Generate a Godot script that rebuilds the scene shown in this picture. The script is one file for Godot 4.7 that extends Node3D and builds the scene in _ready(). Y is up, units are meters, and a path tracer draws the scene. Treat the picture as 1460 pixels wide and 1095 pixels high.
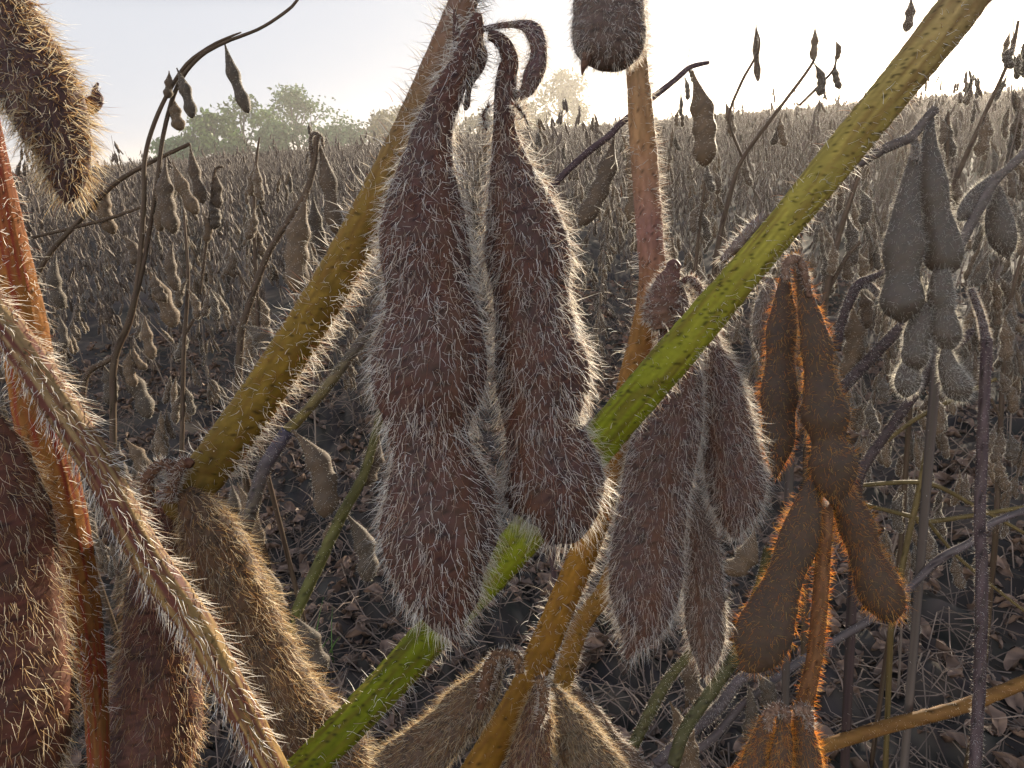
extends Node3D
# A ripe soybean field seen from a few centimetres behind the nearest pods, against a low sun.

const FOV := 55.0
const FPX := 1051.7          # focal length in photo pixels
const EYE_H := 0.78
var cam_t: Transform3D
var M := {}
var rng := RandomNumberGenerator.new()
var noise := FastNoiseLite.new()
var taken := {}

# ------------------------------------------------------------------ geometry containers
class Arr:
	var v := PackedVector3Array()
	var n := PackedVector3Array()
	var c := PackedColorArray()
	var i := PackedInt32Array()
	func mesh() -> ArrayMesh:
		var a := []
		a.resize(Mesh.ARRAY_MAX)
		a[Mesh.ARRAY_VERTEX] = v
		a[Mesh.ARRAY_NORMAL] = n
		a[Mesh.ARRAY_COLOR] = c
		a[Mesh.ARRAY_INDEX] = i
		var am := ArrayMesh.new()
		am.add_surface_from_arrays(Mesh.PRIMITIVE_TRIANGLES, a)
		return am

class Grid:
	var n := 0
	var m := 0
	var p := PackedVector3Array()
	var nn := PackedVector3Array()
	var c := PackedColorArray()
	var cen := PackedVector3Array()
	var tan := PackedVector3Array()
	var r := PackedFloat32Array()
	var rmax := 0.0

# ------------------------------------------------------------------ naming
func numbered(called: String) -> String:
	if not taken.has(called):
		taken[called] = 0
		return called
	taken[called] += 1
	return "%s_%03d" % [called, taken[called]]

func thing(called: String, label: String, category: String, at := Vector3.ZERO, group := "") -> Node3D:
	var o := Node3D.new()
	o.name = numbered(called)
	add_child(o, true)
	o.position = at
	tag(o, label, category, group)
	return o

func tag(o: Node, label: String, category: String, group := "") -> void:
	o.set_meta("label", label)
	o.set_meta("category", category)
	if group:
		o.set_meta("group", group)

func part(called: String, mesh: Mesh, mat: Material, parent: Node, kind := "") -> MeshInstance3D:
	var o := MeshInstance3D.new()
	o.mesh = mesh
	o.material_override = mat
	var k := 0
	var nm := called
	while parent.has_node(nm):
		k += 1
		nm = "%s_%03d" % [called, k]
	o.name = nm
	parent.add_child(o, true)
	if kind:
		o.set_meta("kind", kind)
	return o

# ------------------------------------------------------------------ helpers
func P(x: float, y: float, d: float) -> Vector3:
	return cam_t * Vector3((x - 730.0) / FPX * d, -(y - 547.5) / FPX * d, -d)

func lin(r: float, g: float, b: float) -> Color:
	return Color(r, g, b)

func spline(ctrl: Array, count: int) -> Array:
	# Catmull-Rom through rows of numbers, spaced evenly along the row's first two (or three) entries
	var cum := [0.0]
	for k in range(1, ctrl.size()):
		var a: Array = ctrl[k - 1]
		var b: Array = ctrl[k]
		cum.append(cum[k - 1] + maxf(1e-6, Vector2(a[0], a[1]).distance_to(Vector2(b[0], b[1]))))
	var out := []
	var seg := 0
	for s in count:
		var u: float = cum[-1] * s / float(count - 1)
		while seg < ctrl.size() - 2 and u > cum[seg + 1]:
			seg += 1
		var f: float = clampf((u - cum[seg]) / (cum[seg + 1] - cum[seg]), 0.0, 1.0)
		var p0: Array = ctrl[maxi(seg - 1, 0)]
		var p1: Array = ctrl[seg]
		var p2: Array = ctrl[seg + 1]
		var p3: Array = ctrl[mini(seg + 2, ctrl.size() - 1)]
		var row := []
		for k in p1.size():
			row.append(cubic_interpolate(p1[k], p2[k], p0[k], p3[k], f))
		out.append(row)
	return out

# rows of [world point, half width] -> grid; half thickness = thick * half width
func sweep(pts: PackedVector3Array, rad: PackedFloat32Array, m: int, o: Dictionary) -> Grid:
	var g := Grid.new()
	var thick: float = o.get("thick", 1.0)
	var ridges: Array = o.get("ridge", [])
	var ramp: float = o.get("ridge_amp", 0.0)
	var rwid: float = o.get("ridge_width", 0.16)
	var rough: float = o.get("rough", 0.0)
	var rfreq: float = o.get("rough_freq", 900.0)
	var twist: float = o.get("twist", 0.0)
	var turn0: float = o.get("turn", 0.0)
	var eye: Vector3 = o.get("eye", cam_t.origin)
	var n := pts.size()
	g.n = n + 2
	g.m = m
	for k in range(-1, n + 1):
		var q := clampi(k, 0, n - 1)
		var t := (pts[mini(q + 1, n - 1)] - pts[maxi(q - 1, 0)]).normalized()
		var c := pts[q]
		var s := t.cross((c - eye).normalized())
		if s.length() < 1e-4:
			s = t.cross(Vector3.RIGHT)
		s = s.normalized()
		var f := t.cross(s)
		var r := rad[q] if k == q else 0.0
		g.cen.append(c)
		g.tan.append(t)
		g.r.append(r)
		g.rmax = maxf(g.rmax, r)
		var tw := turn0 + twist * q / float(n)
		for j in m:
			var th := TAU * j / float(m)
			var k1 := 1.0
			for ra in ridges:
				var dd: float = wrapf(th - ra - tw, -PI, PI)
				k1 += ramp * exp(-(dd / rwid) * (dd / rwid))
			var off := (s * cos(th) + f * (thick * sin(th))) * r
			if rough > 0.0 and r > 0.0:
				k1 += rough * noise.get_noise_3dv((c + off) * rfreq)
			g.p.append(c + off * k1)
	# normals
	for k in g.n:
		for j in m:
			if k == 0 or k == g.n - 1:
				g.nn.append(g.tan[k] * (-1.0 if k == 0 else 1.0))
				continue
			var a := g.p[k * m + (j + 1) % m] - g.p[k * m + (j + m - 1) % m]
			var b := g.p[(k + 1) * m + j] - g.p[(k - 1) * m + j]
			var nr := a.cross(b).normalized()
			if nr.dot(g.p[k * m + j] - g.cen[k]) < 0.0:
				nr = -nr
			if nr.length_squared() < 0.5:
				nr = (g.p[k * m + j] - g.cen[k]).normalized()
			g.nn.append(nr)
	return g

func loft(ctrl: Array, d: float, n: int, m: int, o := {}) -> Grid:
	var rows := []
	for c in ctrl:
		rows.append([c[0], c[1], c[2], c[3] if c.size() > 3 else d])
	var pts := PackedVector3Array()
	var rad := PackedFloat32Array()
	for c in spline(rows, n):
		pts.append(P(c[0], c[1], c[3]))
		rad.append(maxf(0.5, c[2]) * c[3] / FPX)
	if o.has("tail"):          # world points appended after the drawn ones (a stem on its way down to the soil)
		var r_end: float = rad[rad.size() - 1]
		var a := pts[pts.size() - 1]
		var tl: Array = o.tail
		for k in tl.size():
			var b: Vector3 = tl[k]
			for q in range(1, 9):
				pts.append(a.lerp(b, q / 8.0))
				rad.append(r_end)
			a = b
	return sweep(pts, rad, m, o)

func paint(g: Grid, f: Callable) -> void:
	g.c.resize(g.p.size())
	for k in g.n:
		var t := k / float(g.n - 1)
		for j in g.m:
			g.c[k * g.m + j] = f.call(t, j / float(g.m), g.p[k * g.m + j])

func add_grid(a: Arr, g: Grid, base := Vector3.ZERO, xf := Transform3D(), tint := Color(1, 1, 1), use_xf := false) -> void:
	var o := a.v.size()
	if use_xf:
		var nb := xf.basis.inverse().transposed()
		for k in g.p.size():
			a.v.append(xf * g.p[k])
			a.n.append((nb * g.nn[k]).normalized())
			a.c.append(g.c[k] * tint)
	else:
		for k in g.p.size():
			a.v.append(g.p[k] - base)
		a.n.append_array(g.nn)
		a.c.append_array(g.c)
	for k in g.n - 1:
		for j in g.m:
			var p0 := o + k * g.m + j
			var p1 := o + k * g.m + (j + 1) % g.m
			var q0 := p0 + g.m
			var q1 := p1 + g.m
			if k > 0:
				a.i.append(p0); a.i.append(q1); a.i.append(p1)
			if k < g.n - 2:
				a.i.append(p0); a.i.append(q0); a.i.append(q1)

func grid_mesh(g: Grid, base := Vector3.ZERO) -> ArrayMesh:
	var a := Arr.new()
	add_grid(a, g, base)
	# winding check: Godot's front faces run clockwise
	var q := a.i.size() / 2
	q -= q % 3
	var e1 := a.v[a.i[q + 1]] - a.v[a.i[q]]
	var e2 := a.v[a.i[q + 2]] - a.v[a.i[q]]
	if e2.cross(e1).dot(a.n[a.i[q]]) < 0.0:
		for k in range(0, a.i.size(), 3):
			var s := a.i[k + 1]
			a.i[k + 1] = a.i[k + 2]
			a.i[k + 2] = s
	return a.mesh()

# hairs rooted all over a grid
func hair(g: Grid, count: int, length: float, width: float, o: Dictionary, base := Vector3.ZERO) -> ArrayMesh:
	var R := RandomNumberGenerator.new()
	R.seed = o.get("seed", 7)
	var lean: float = o.get("lean", 0.5)
	var mess: float = o.get("mess", 0.35)
	var curl: float = o.get("curl", 0.5)
	var flat_share: float = o.get("flat", 0.0)
	var cols: Array = o.get("cols", [Color(0.7, 0.62, 0.5)])
	var side: float = o.get("side", -1.0)      # preferred angle (fraction of a turn), or -1
	var sidew: float = o.get("side_share", 0.0)
	var t0: float = o.get("from", 0.0)
	var t1: float = o.get("to", 1.0)
	var m := g.m
	var v := PackedVector3Array(); v.resize(count * 10)
	var nn := PackedVector3Array(); nn.resize(count * 10)
	var cc := PackedColorArray(); cc.resize(count * 10)
	var ii := PackedInt32Array(); ii.resize(count * 45)
	var vi := 0
	var xi := 0
	for h in count:
		var k := 1
		var tries := 0
		while tries < 12:
			k = 1 + int(lerpf(t0, t1, R.randf()) * (g.n - 3))
			if g.r[k] > g.rmax * R.randf() * 0.65:
				break
			tries += 1
		var j := R.randi() % m
		if side >= 0.0 and R.randf() < sidew:
			j = int(fposmod(side + R.randfn(0.0, 0.11), 1.0) * m) % m
		var q := k * m + j
		var fu := R.randf()
		var fv := R.randf()
		var kn := mini(k + 1, g.n - 2)
		if R.randf() < 0.35 and noise.get_noise_3dv(g.p[q] * 420.0) < -0.1:
			k = 1 + int(lerpf(t0, t1, R.randf()) * (g.n - 3))
			q = k * m + j
		var p: Vector3 = g.p[q].lerp(g.p[k * m + (j + 1) % m], fu).lerp(g.p[kn * m + j].lerp(g.p[kn * m + (j + 1) % m], fu), fv)
		var nr := g.nn[q]
		var flat := 1.3 if R.randf() < flat_share else 0.0
		var dir := (nr + g.tan[k] * (lean + flat + R.randfn(0.0, mess)) + nr.cross(g.tan[k]) * R.randfn(0.0, mess)).normalized()
		var L := length * clampf(R.randfn(1.0, 0.32), 0.25, 1.8)
		var bend := (g.tan[k] * R.randfn(0.25, 0.6) + nr * R.randfn(0.0, 0.5) + nr.cross(g.tan[k]) * R.randfn(0.0, 0.7)) * curl
		var col: Color = cols[R.randi() % cols.size()]
		col = col * R.randf_range(0.75, 1.2)
		var w := width * R.randf_range(0.7, 1.25)
		p -= nr * w
		var a := dir.cross(nr if absf(dir.dot(nr)) < 0.97 else g.tan[k]).normalized()
		var b := dir.cross(a)
		for s in 3:
			var ws := w * (1.0 - 0.28 * s)
			for e in 3:
				var an := a * cos(TAU * e / 3.0) + b * sin(TAU * e / 3.0)
				v[vi + s * 3 + e] = p + an * ws - base
				nn[vi + s * 3 + e] = an
				cc[vi + s * 3 + e] = col
			p += dir * (L / 3.0)
			dir = (dir + bend * 0.5).normalized()
		v[vi + 9] = p - base
		nn[vi + 9] = dir
		cc[vi + 9] = col
		for s in 2:
			for e in 3:
				var p0 := vi + s * 3 + e
				var p1 := vi + s * 3 + (e + 1) % 3
				ii[xi] = p0; ii[xi + 1] = p1; ii[xi + 2] = p0 + 3
				ii[xi + 3] = p1; ii[xi + 4] = p1 + 3; ii[xi + 5] = p0 + 3
				xi += 6
		for e in 3:
			ii[xi] = vi + 6 + e; ii[xi + 1] = vi + 6 + (e + 1) % 3; ii[xi + 2] = vi + 9
			xi += 3
		vi += 10
	# orientation
	var e1 := v[ii[1]] - v[ii[0]]
	var e2 := v[ii[2]] - v[ii[0]]
	if e2.cross(e1).dot(nn[ii[0]]) < 0.0:
		for k in range(0, ii.size(), 3):
			var sw := ii[k + 1]
			ii[k + 1] = ii[k + 2]
			ii[k + 2] = sw
	var arr := Arr.new()
	arr.v = v; arr.n = nn; arr.c = cc; arr.i = ii
	return arr.mesh()

# ------------------------------------------------------------------ colours of skins
func pod_paint(a: Color, b: Color, ridge: float, ridge_col: Color, freq := 260.0, mottle := 0.5) -> Callable:
	return func(_t: float, u: float, p: Vector3) -> Color:
		var k := clampf(0.5 + 0.9 * noise.get_noise_3dv(p * freq), 0.0, 1.0)
		var k2 := noise.get_noise_3dv(p * freq * 6.0)
		var c := a.lerp(b, k) * (1.0 + (mottle if ridge >= 0.0 else 0.2) * k2)
		if k2 < -0.6 and mottle > 0.3 and ridge >= 0.0:
			c *= 0.5
		if ridge >= 0.0:
			var dd := wrapf(u - ridge, -0.5, 0.5)
			c = c.lerp(ridge_col, 0.4 * exp(-pow(dd / 0.035, 2.0)))
		c *= 0.33 if ridge >= 0.0 else 1.0
		return Color(clampf(c.r, 0.005, 1), clampf(c.g, 0.005, 1), clampf(c.b, 0.005, 1))

# stops: [t, colour]; streak colour runs lengthwise; specks are dark dots
func stem_paint(stops: Array, streak: Color, streak_amt: float, speck_amt: float, lengthwise := 60.0, freq := 1.0) -> Callable:
	return func(t: float, u: float, p: Vector3) -> Color:
		var c: Color = stops[0][1]
		for k in range(1, stops.size()):
			var lo: float = stops[k - 1][0]
			var hi: float = stops[k][0]
			if t >= lo:
				var ca: Color = stops[k - 1][1]
				c = ca.lerp(stops[k][1], clampf((t - lo) / maxf(1e-4, hi - lo), 0.0, 1.0))
		var cu := cos(u * TAU)
		var su := sin(u * TAU)
		var s := noise.get_noise_3d(cu * 2.4 * freq, su * 2.4 * freq, t * lengthwise * 0.5)
		var s2 := noise.get_noise_3d(cu * 7.0 * freq + 50.0, su * 7.0 * freq, t * lengthwise * 0.5)
		c = c * (1.0 + 0.3 * s2) * (1.0 + 0.16 * noise.get_noise_3dv(p * 1500.0))
		c = c.lerp(streak, clampf((s - (0.12 if streak_amt < 0.95 else -0.08)) * 3.0, 0.0, 1.0) * streak_amt)
		c *= 0.66
		var d := noise.get_noise_3dv(p * 2600.0)
		if d > 0.84 - 0.2 * speck_amt:
			c *= 0.3
		return Color(clampf(c.r, 0.004, 1), clampf(c.g, 0.004, 1), clampf(c.b, 0.004, 1))

func flat_paint(a: Color, b: Color, freq: float) -> Callable:
	return func(_t: float, _u: float, p: Vector3) -> Color:
		return a.lerp(b, clampf(0.5 + noise.get_noise_3dv(p * freq), 0.0, 1.0))

# ------------------------------------------------------------------ foreground builders
const WHITE_HAIR := [Color(0.87, 0.84, 0.79), Color(0.8, 0.75, 0.67), Color(0.62, 0.53, 0.43), Color(0.92, 0.91, 0.89), Color(0.85, 0.83, 0.8), Color(0.34, 0.17, 0.1)]
const RIM_HAIR := [Color(0.92, 0.9, 0.86), Color(0.9, 0.86, 0.78)]
const GOLD_HAIR := [Color(0.68, 0.54, 0.32), Color(0.52, 0.36, 0.18), Color(0.78, 0.68, 0.5), Color(0.82, 0.76, 0.64), Color(0.3, 0.16, 0.06)]
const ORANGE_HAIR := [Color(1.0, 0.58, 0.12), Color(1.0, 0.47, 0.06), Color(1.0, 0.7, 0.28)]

func big_pod(root: Node3D, ctrl: Array, d: float, o: Dictionary) -> MeshInstance3D:
	var ridge: float = o.get("ridge_at", 0.17)
	var n: int = o.get("n", 130)
	var m: int = o.get("m", 44)
	var opt := {"thick": o.get("thick", 0.72), "ridge": [ridge * TAU, (ridge + 0.5) * TAU], "ridge_amp": o.get("ridge_amp", 0.07), "rough": 0.025, "rough_freq": o.get("rough_freq", 420.0), "ridge_width": 0.13}
	var g := loft(ctrl, d, n, m, opt)
	paint(g, pod_paint(o.get("a", Color(0.145, 0.075, 0.058)), o.get("b", Color(0.16, 0.066, 0.044)), ridge, o.get("ridge_col", Color(0.24, 0.09, 0.035)), 260.0, o.get("mottle", 0.5)))
	var pd := part("pod", grid_mesh(g, root.position), o.get("mat", M.pod), root)
	var ho := {"seed": o.get("seed", 3), "lean": o.get("lean", 0.95), "mess": o.get("mess", 0.38), "curl": o.get("curl", 0.85), "cols": o.get("cols", WHITE_HAIR), "flat": 0.25}
	part("hair", hair(g, int(o.get("hairs", 2000) * 1.0), o.get("hair_len", 0.0026) * 0.63, o.get("hair_w", 0.00006) * 0.41, ho, root.position), o.get("hair_mat", M.hair), pd, "stuff")
	if o.get("fuzz", 0) > 0:
		ho.seed += 100
		ho.lean = 0.15
		ho.flat = 0.0
		part("fuzz", hair(g, int(o.fuzz * 0.8), o.get("hair_len", 0.0026) * 0.36, o.get("hair_w", 0.00006) * 0.42, ho, root.position), o.get("hair_mat", M.hair), pd, "stuff")
	return pd

func big_stem(root: Node3D, called: String, ctrl: Array, d: float, painter: Callable, o: Dictionary) -> MeshInstance3D:
	var opt := {"thick": o.get("thick", 0.95), "rough": o.get("rough", 0.03), "rough_freq": o.get("rough_freq", 500.0), "ridge": o.get("ridge", []), "ridge_amp": o.get("ridge_amp", 0.0)}
	if o.has("tail"):
		opt.tail = o.tail
	var g := loft(ctrl, d, o.get("n", 160), o.get("m", 28), opt)
	paint(g, painter)
	var s := part(called, grid_mesh(g, root.position), o.get("mat", M.stem), root)
	if o.get("hairs", 0) > 0:
		var ho := {"seed": o.get("seed", 11), "lean": o.get("lean", -0.1), "mess": 0.4, "curl": o.get("curl", 0.45), "cols": o.get("cols", WHITE_HAIR), "side": o.get("side", -1.0), "side_share": o.get("side_share", 0.0), "from": o.get("from", 0.0), "to": o.get("to", 0.9)}
		part("hair", hair(g, o.hairs, o.get("hair_len", 0.002) * 0.72, o.get("hair_w", 0.00005) * 0.75, ho, root.position), o.get("hair_mat", M.hair), s, "stuff")
	if o.get("n", 0) >= 150 and o.get("hairs", 0) > 0:
		var fo := {"seed": 401, "lean": 0.5, "mess": 0.6, "curl": 0.8, "cols": o.get("cols", WHITE_HAIR)}
		part("fuzz", hair(g, 1200, 0.0006, 0.00002, fo, root.position), o.get("hair_mat", M.hair), s, "stuff")
	return s

func ground_under(p: Vector3, dx := 0.0, dz := 0.0) -> Vector3:
	return Vector3(p.x + dx, -0.01, p.z + dz)

# ------------------------------------------------------------------ pod prototypes for everything farther off
const POD_L := 0.05
const POD_R := 0.0058
var protos := []          # [grid, mesh, hair mesh]
var low := []             # low grids
var low_fuzz := []        # short fringe of hairs for each

func pod_grid(kind: int, n: int, m: int) -> Grid:
	var seeds: Array = [[0.4, 0.62, 0.84], [0.5, 0.8], [0.36, 0.6, 0.82], [0.45, 0.8], [0.42, 0.64, 0.85]][kind]
	var bend: float = [0.05, 0.08, -0.07, -0.03, 0.12][kind]
	var pts := PackedVector3Array()
	var rad := PackedFloat32Array()
	for k in n:
		var t := k / float(n - 1)
		var bump := 0.0
		for s in seeds:
			bump += exp(-pow((t - s) / 0.085, 2.0))
		var r := POD_R * (0.16 + 0.84 * smoothstep(0.02, 0.38, t)) * (0.68 + 0.32 * minf(1.0, bump))
		if t > 0.88:
			r *= sqrt(maxf(0.0, 1.0 - pow((t - 0.88) / 0.125, 2.0)))
		pts.append(Vector3(bend * POD_L * sin(PI * t) , -POD_L * t, 0.0))
		rad.append(maxf(r, 0.0002))
	var o := {"thick": 0.84, "eye": Vector3(0, -0.02, 10.0), "ridge": [0.0, PI], "ridge_amp": 0.05, "ridge_width": 0.2}
	if n > 14:
		o.rough = 0.02
		o.rough_freq = 350.0
	return sweep(pts, rad, m, o)

func make_protos() -> void:
	for k in 5:
		var g := pod_grid(k, 26, 16)
		paint(g, pod_paint(Color(0.6, 0.6, 0.6), Color(0.85, 0.8, 0.75), -1.0, Color(1, 1, 1), 500.0))
		var h := hair(g, 800, 0.0014, 0.0001, {"seed": 40 + k, "lean": 0.15, "mess": 0.35, "cols": RIM_HAIR, "curl": 0.35})
		var h2 := hair(g, 520, 0.0015, 0.000045, {"seed": 70 + k, "lean": 0.2, "mess": 0.35, "cols": RIM_HAIR, "curl": 0.35})
		protos.append([g, grid_mesh(g), h, h2])
	for k in 5:
		var g := pod_grid(k, 9, 6)
		var tint := 0.0
		paint(g, func(t: float, _u: float, _p: Vector3) -> Color: return Color(1, 1, 1) * (0.8 + 0.25 * t + tint))
		low.append(g)
		var R := RandomNumberGenerator.new()
		R.seed = 90 + k
		var fz := Arr.new()
		for q in 44:
			var ri := R.randi_range(1, g.n - 3)
			var at := (ri * g.m + R.randi() % g.m)
			var p: Vector3 = g.p[at].lerp(g.p[at + g.m], R.randf())
			var nr: Vector3 = g.nn[at]
			var dr := (nr + Vector3(R.randfn(0, 0.3), R.randfn(-0.15, 0.3), R.randfn(0, 0.3))).normalized()
			var sd := dr.cross(Vector3(R.randfn(0, 1), R.randfn(0, 1), R.randfn(0, 1))).normalized() * 0.00026
			var o0 := fz.v.size()
			for e in [p - sd, p + sd, p + dr * R.randf_range(0.0014, 0.0030)]:
				fz.v.append(e)
				fz.n.append(sd.cross(dr).normalized())
				fz.c.append(Color(0.95, 0.92, 0.86))
			fz.i.append_array([o0, o0 + 1, o0 + 2])
		low_fuzz.append(fz)

func pod_xf(a: Vector3, b: Vector3, r: float, spin: float, eye: Vector3) -> Transform3D:
	var d := b - a
	var s := d.cross((a - eye).normalized()).normalized()
	s = s.rotated(d.normalized(), spin)
	var y := -d / POD_L
	var z := s.cross(y.normalized()).normalized()
	return Transform3D(Basis(s * (r / POD_R), y, z * (r / POD_R)), a)

# a plant whose stems and pods were read off the photograph, at distance d
func mid_plant(called: String, label: String, d: float, o: Dictionary) -> Node3D:
	var stems: Array = o.stems
	var first: Array = stems[0]
	var rootpt: Array = first[0]
	var foot := P(rootpt[0], rootpt[1], d)
	foot = Vector3(foot.x, 0.0, foot.z)
	if o.has("foot"):
		foot += o.foot
	var root := thing(called, label, "soybean plant", foot)
	var col: Color = o.get("col", Color(0.17, 0.115, 0.075))
	var col2: Color = o.get("col2", col * 0.7)
	col *= 0.68
	col2 *= 0.68
	for k in stems.size():
		var ctrl: Array = stems[k].duplicate()
		ctrl.reverse()
		var opt := {"n": 60, "m": 12, "hairs": int(o.get("stem_hairs", 250) * 1.6), "hair_len": 0.0016, "hair_w": 0.00005, "seed": 60 + k, "lean": 0.2, "rough": 0.08, "mat": M.stem}
		if k == 0:
			opt.tail = [P(rootpt[0], rootpt[1], d).lerp(foot, 0.5) + Vector3(0.01, 0, 0), foot - Vector3(0, 0.01, 0)]
		big_stem(root, "stem" if k == 0 else "branch", ctrl, d, stem_paint([[0.0, col], [1.0, col2]], col * 0.45, 0.5, 0.3, 30.0), opt)
	var R := RandomNumberGenerator.new()
	R.seed = hash(label)
	var pc: Color = o.get("pod_col", Color(0.2, 0.15, 0.105))
	for q in o.pods:
		var kd := R.randi() % 5
		var dd: float = d * (q[5] if q.size() > 5 else R.randf_range(0.985, 1.015))
		var a := P(q[0], q[1], dd)
		var b := P(q[2], q[3], dd)
		var pm: Array = protos[kd]
		var mt: StandardMaterial3D = M["pod_mid_%d" % (R.randi() % 3)] if not o.has("pod_mat") else o.pod_mat
		var pd := part("pod", pm[1], mt, root)
		pd.transform = pod_xf(a - foot, b - foot, float(q[4]) * dd / FPX, R.randf_range(-0.35, 0.35) + (PI if R.randf() < 0.5 else 0.0), cam_t.origin - foot)
		part("hair", pm[3 if d < 0.6 else 2], o.get("hair_mat", M.hair), pd, "stuff")
	var sn := 0
	for q in o.get("shapes", []):
		sn += 1
		big_pod(root, q, d * (1.0 + 0.012 * (sn % 3)), {"ridge_at": 0.3 + 0.05 * (sn % 4), "n": 60, "m": 24, "hairs": 900, "fuzz": 500, "hair_len": 0.0034, "hair_w": 0.00007, "lean": 0.1, "mess": 0.4, "seed": 700 + sn, "cols": RIM_HAIR, "mottle": 0.25, "mat": M.pod_glossy, "a": Color(0.15, 0.115, 0.08), "b": Color(0.17, 0.12, 0.08), "ridge_col": Color(0.12, 0.08, 0.055)})
	return root

# ------------------------------------------------------------------ the field
var field_stem := []      # per variant: stem mesh
var field_pods := []      # per variant: [[transform, kind, tint]...]
var field_stem_arr := []
var field_pod_mesh := []
var field_pod_arr := []
var field_fuzz_arr := []
var field_fuzz_mesh := []

func field_variant(seed_: int) -> void:
	var R := RandomNumberGenerator.new()
	R.seed = seed_
	var sa := Arr.new()
	var pa := Arr.new()
	var fa := Arr.new()
	var list := []
	var h := R.randf_range(0.66, 0.95)
	var lean := Vector3(R.randfn(0, 0.11), 1.0, R.randfn(0, 0.11)).normalized()
	var axes := []
	var pts := PackedVector3Array()
	for k in 14:
		var t := k / 13.0
		pts.append(lean * h * t + Vector3(sin(t * 5.0 + seed_) * 0.012, 0, cos(t * 4.0 + seed_ * 2) * 0.012) * t)
	axes.append([pts, 0.002, 0.2])
	for b in R.randi_range(1, 3):
		var t0 := R.randf_range(0.12, 0.6)
		var st := pts[int(t0 * 13)]
		var an := R.randf() * TAU
		var dr := Vector3(cos(an) * 0.75, R.randf_range(0.75, 1.4), sin(an) * 0.75).normalized()
		var L := R.randf_range(0.18, 0.42)
		var bp := PackedVector3Array()
		for k in 8:
			var t := k / 7.0
			bp.append(st + dr * L * t + Vector3(0, 0.03 * t * t, 0))
		axes.append([bp, 0.0012, 0.15])
	for ax in axes:
		var ap: PackedVector3Array = ax[0]
		var rad := PackedFloat32Array()
		for k in ap.size():
			rad.append(ax[1] * (1.0 - 0.62 * k / float(ap.size() - 1)))
		var g := sweep(ap, rad, 5, {"eye": Vector3(3, 0.3, 7)})
		var tone := R.randf_range(0.75, 1.25)
		paint(g, func(_t: float, _u: float, p: Vector3) -> Color: return Color(tone, tone, tone) * (1.0 + 0.3 * noise.get_noise_3dv(p * 60.0)))
		add_grid(sa, g)
		var total := 0.0
		for k in ap.size() - 1:
			total += ap[k].distance_to(ap[k + 1])
		var nodes := int(total * (1.0 - float(ax[2])) / 0.033)
		for q in nodes:
			var t: float = ax[2] + (1.0 - float(ax[2])) * (q + R.randf() * 0.4) / maxf(1.0, nodes)
			var f := clampf(t, 0.0, 1.0) * (ap.size() - 1)
			var ip := mini(int(f), ap.size() - 2)
			var at: Vector3 = ap[ip].lerp(ap[ip + 1], f - ip)
			var na := R.randf() * TAU
			for z in R.randi_range(1, 3):
				var aa := na + R.randfn(0, 0.6)
				var out := Vector3(cos(aa), 0, sin(aa))
				var p0 := at + out * R.randf_range(0.004, 0.012) + Vector3(0, R.randf_range(-0.004, 0.006), 0)
				var dn := (Vector3.DOWN + out * R.randf_range(0.0, 0.45) + Vector3(R.randfn(0, 0.12), 0, R.randfn(0, 0.12))).normalized()
				var L2 := R.randf_range(0.040, 0.056)
				var xf := pod_xf(p0, p0 + dn * L2, R.randf_range(0.0050, 0.0062), R.randf() * TAU, p0 + Vector3(5, 1, 5))
				var kd := R.randi() % 5
				var tn := R.randf_range(0.65, 1.3)
				list.append([xf, kd, R.randi() % 3])
				append_arr(fa, low_fuzz[kd], xf)
				add_grid(pa, low[kd], Vector3.ZERO, xf, Color(tn * 1.04, tn, tn * 0.94), true)
	fix_winding(sa)
	fix_winding(pa)
	fix_winding(fa)
	field_fuzz_arr.append(fa)
	field_fuzz_mesh.append(fa.mesh())
	field_stem.append(sa.mesh())
	field_pods.append(list)
	field_stem_arr.append(sa)
	field_pod_arr.append(pa)
	field_pod_mesh.append(pa.mesh())

func fix_winding(a: Arr) -> void:
	for q in range(0, a.i.size(), 3):
		var v0 := a.v[a.i[q]]
		var e1 := a.v[a.i[q + 1]] - v0
		var e2 := a.v[a.i[q + 2]] - v0
		if e2.cross(e1).dot(a.n[a.i[q]] + a.n[a.i[q + 1]] + a.n[a.i[q + 2]]) < 0.0:
			var s := a.i[q + 1]
			a.i[q + 1] = a.i[q + 2]
			a.i[q + 2] = s

func ground_h(x: float, z: float) -> float:
	var k := 0.02 * noise.get_noise_2d(x * 9.0, z * 9.0) + 0.017 * noise.get_noise_2d(x * 34.0, z * 40.0) + 0.006 * noise.get_noise_2d(x * 110.0, z * 110.0)
	return k

# ------------------------------------------------------------------ materials
func mat(called: String, col: Color, rough: float, o := {}) -> StandardMaterial3D:
	var m := StandardMaterial3D.new()
	m.resource_name = called
	m.albedo_color = col.linear_to_srgb()
	m.roughness = rough
	m.metallic_specular = o.get("spec", 0.35)
	m.vertex_color_use_as_albedo = o.get("vc", true)
	if o.has("back"):
		m.backlight_enabled = true
		m.backlight = o.back
	if o.has("rim"):
		m.rim_enabled = true
		m.rim = o.rim
		m.rim_tint = 0.4
	if o.has("bump"):
		var nt := NoiseTexture2D.new()
		var fn := FastNoiseLite.new()
		fn.seed = 5
		fn.frequency = 0.03
		fn.fractal_octaves = 4
		nt.noise = fn
		nt.seamless = true
		nt.width = 256
		nt.height = 256
		m.heightmap_enabled = true
		m.heightmap_texture = nt
		m.heightmap_scale = o.bump
		m.uv1_triplanar = true
		m.uv1_scale = Vector3.ONE * float(o.get("tile", 60.0))
	M[called] = m
	return m

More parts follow.
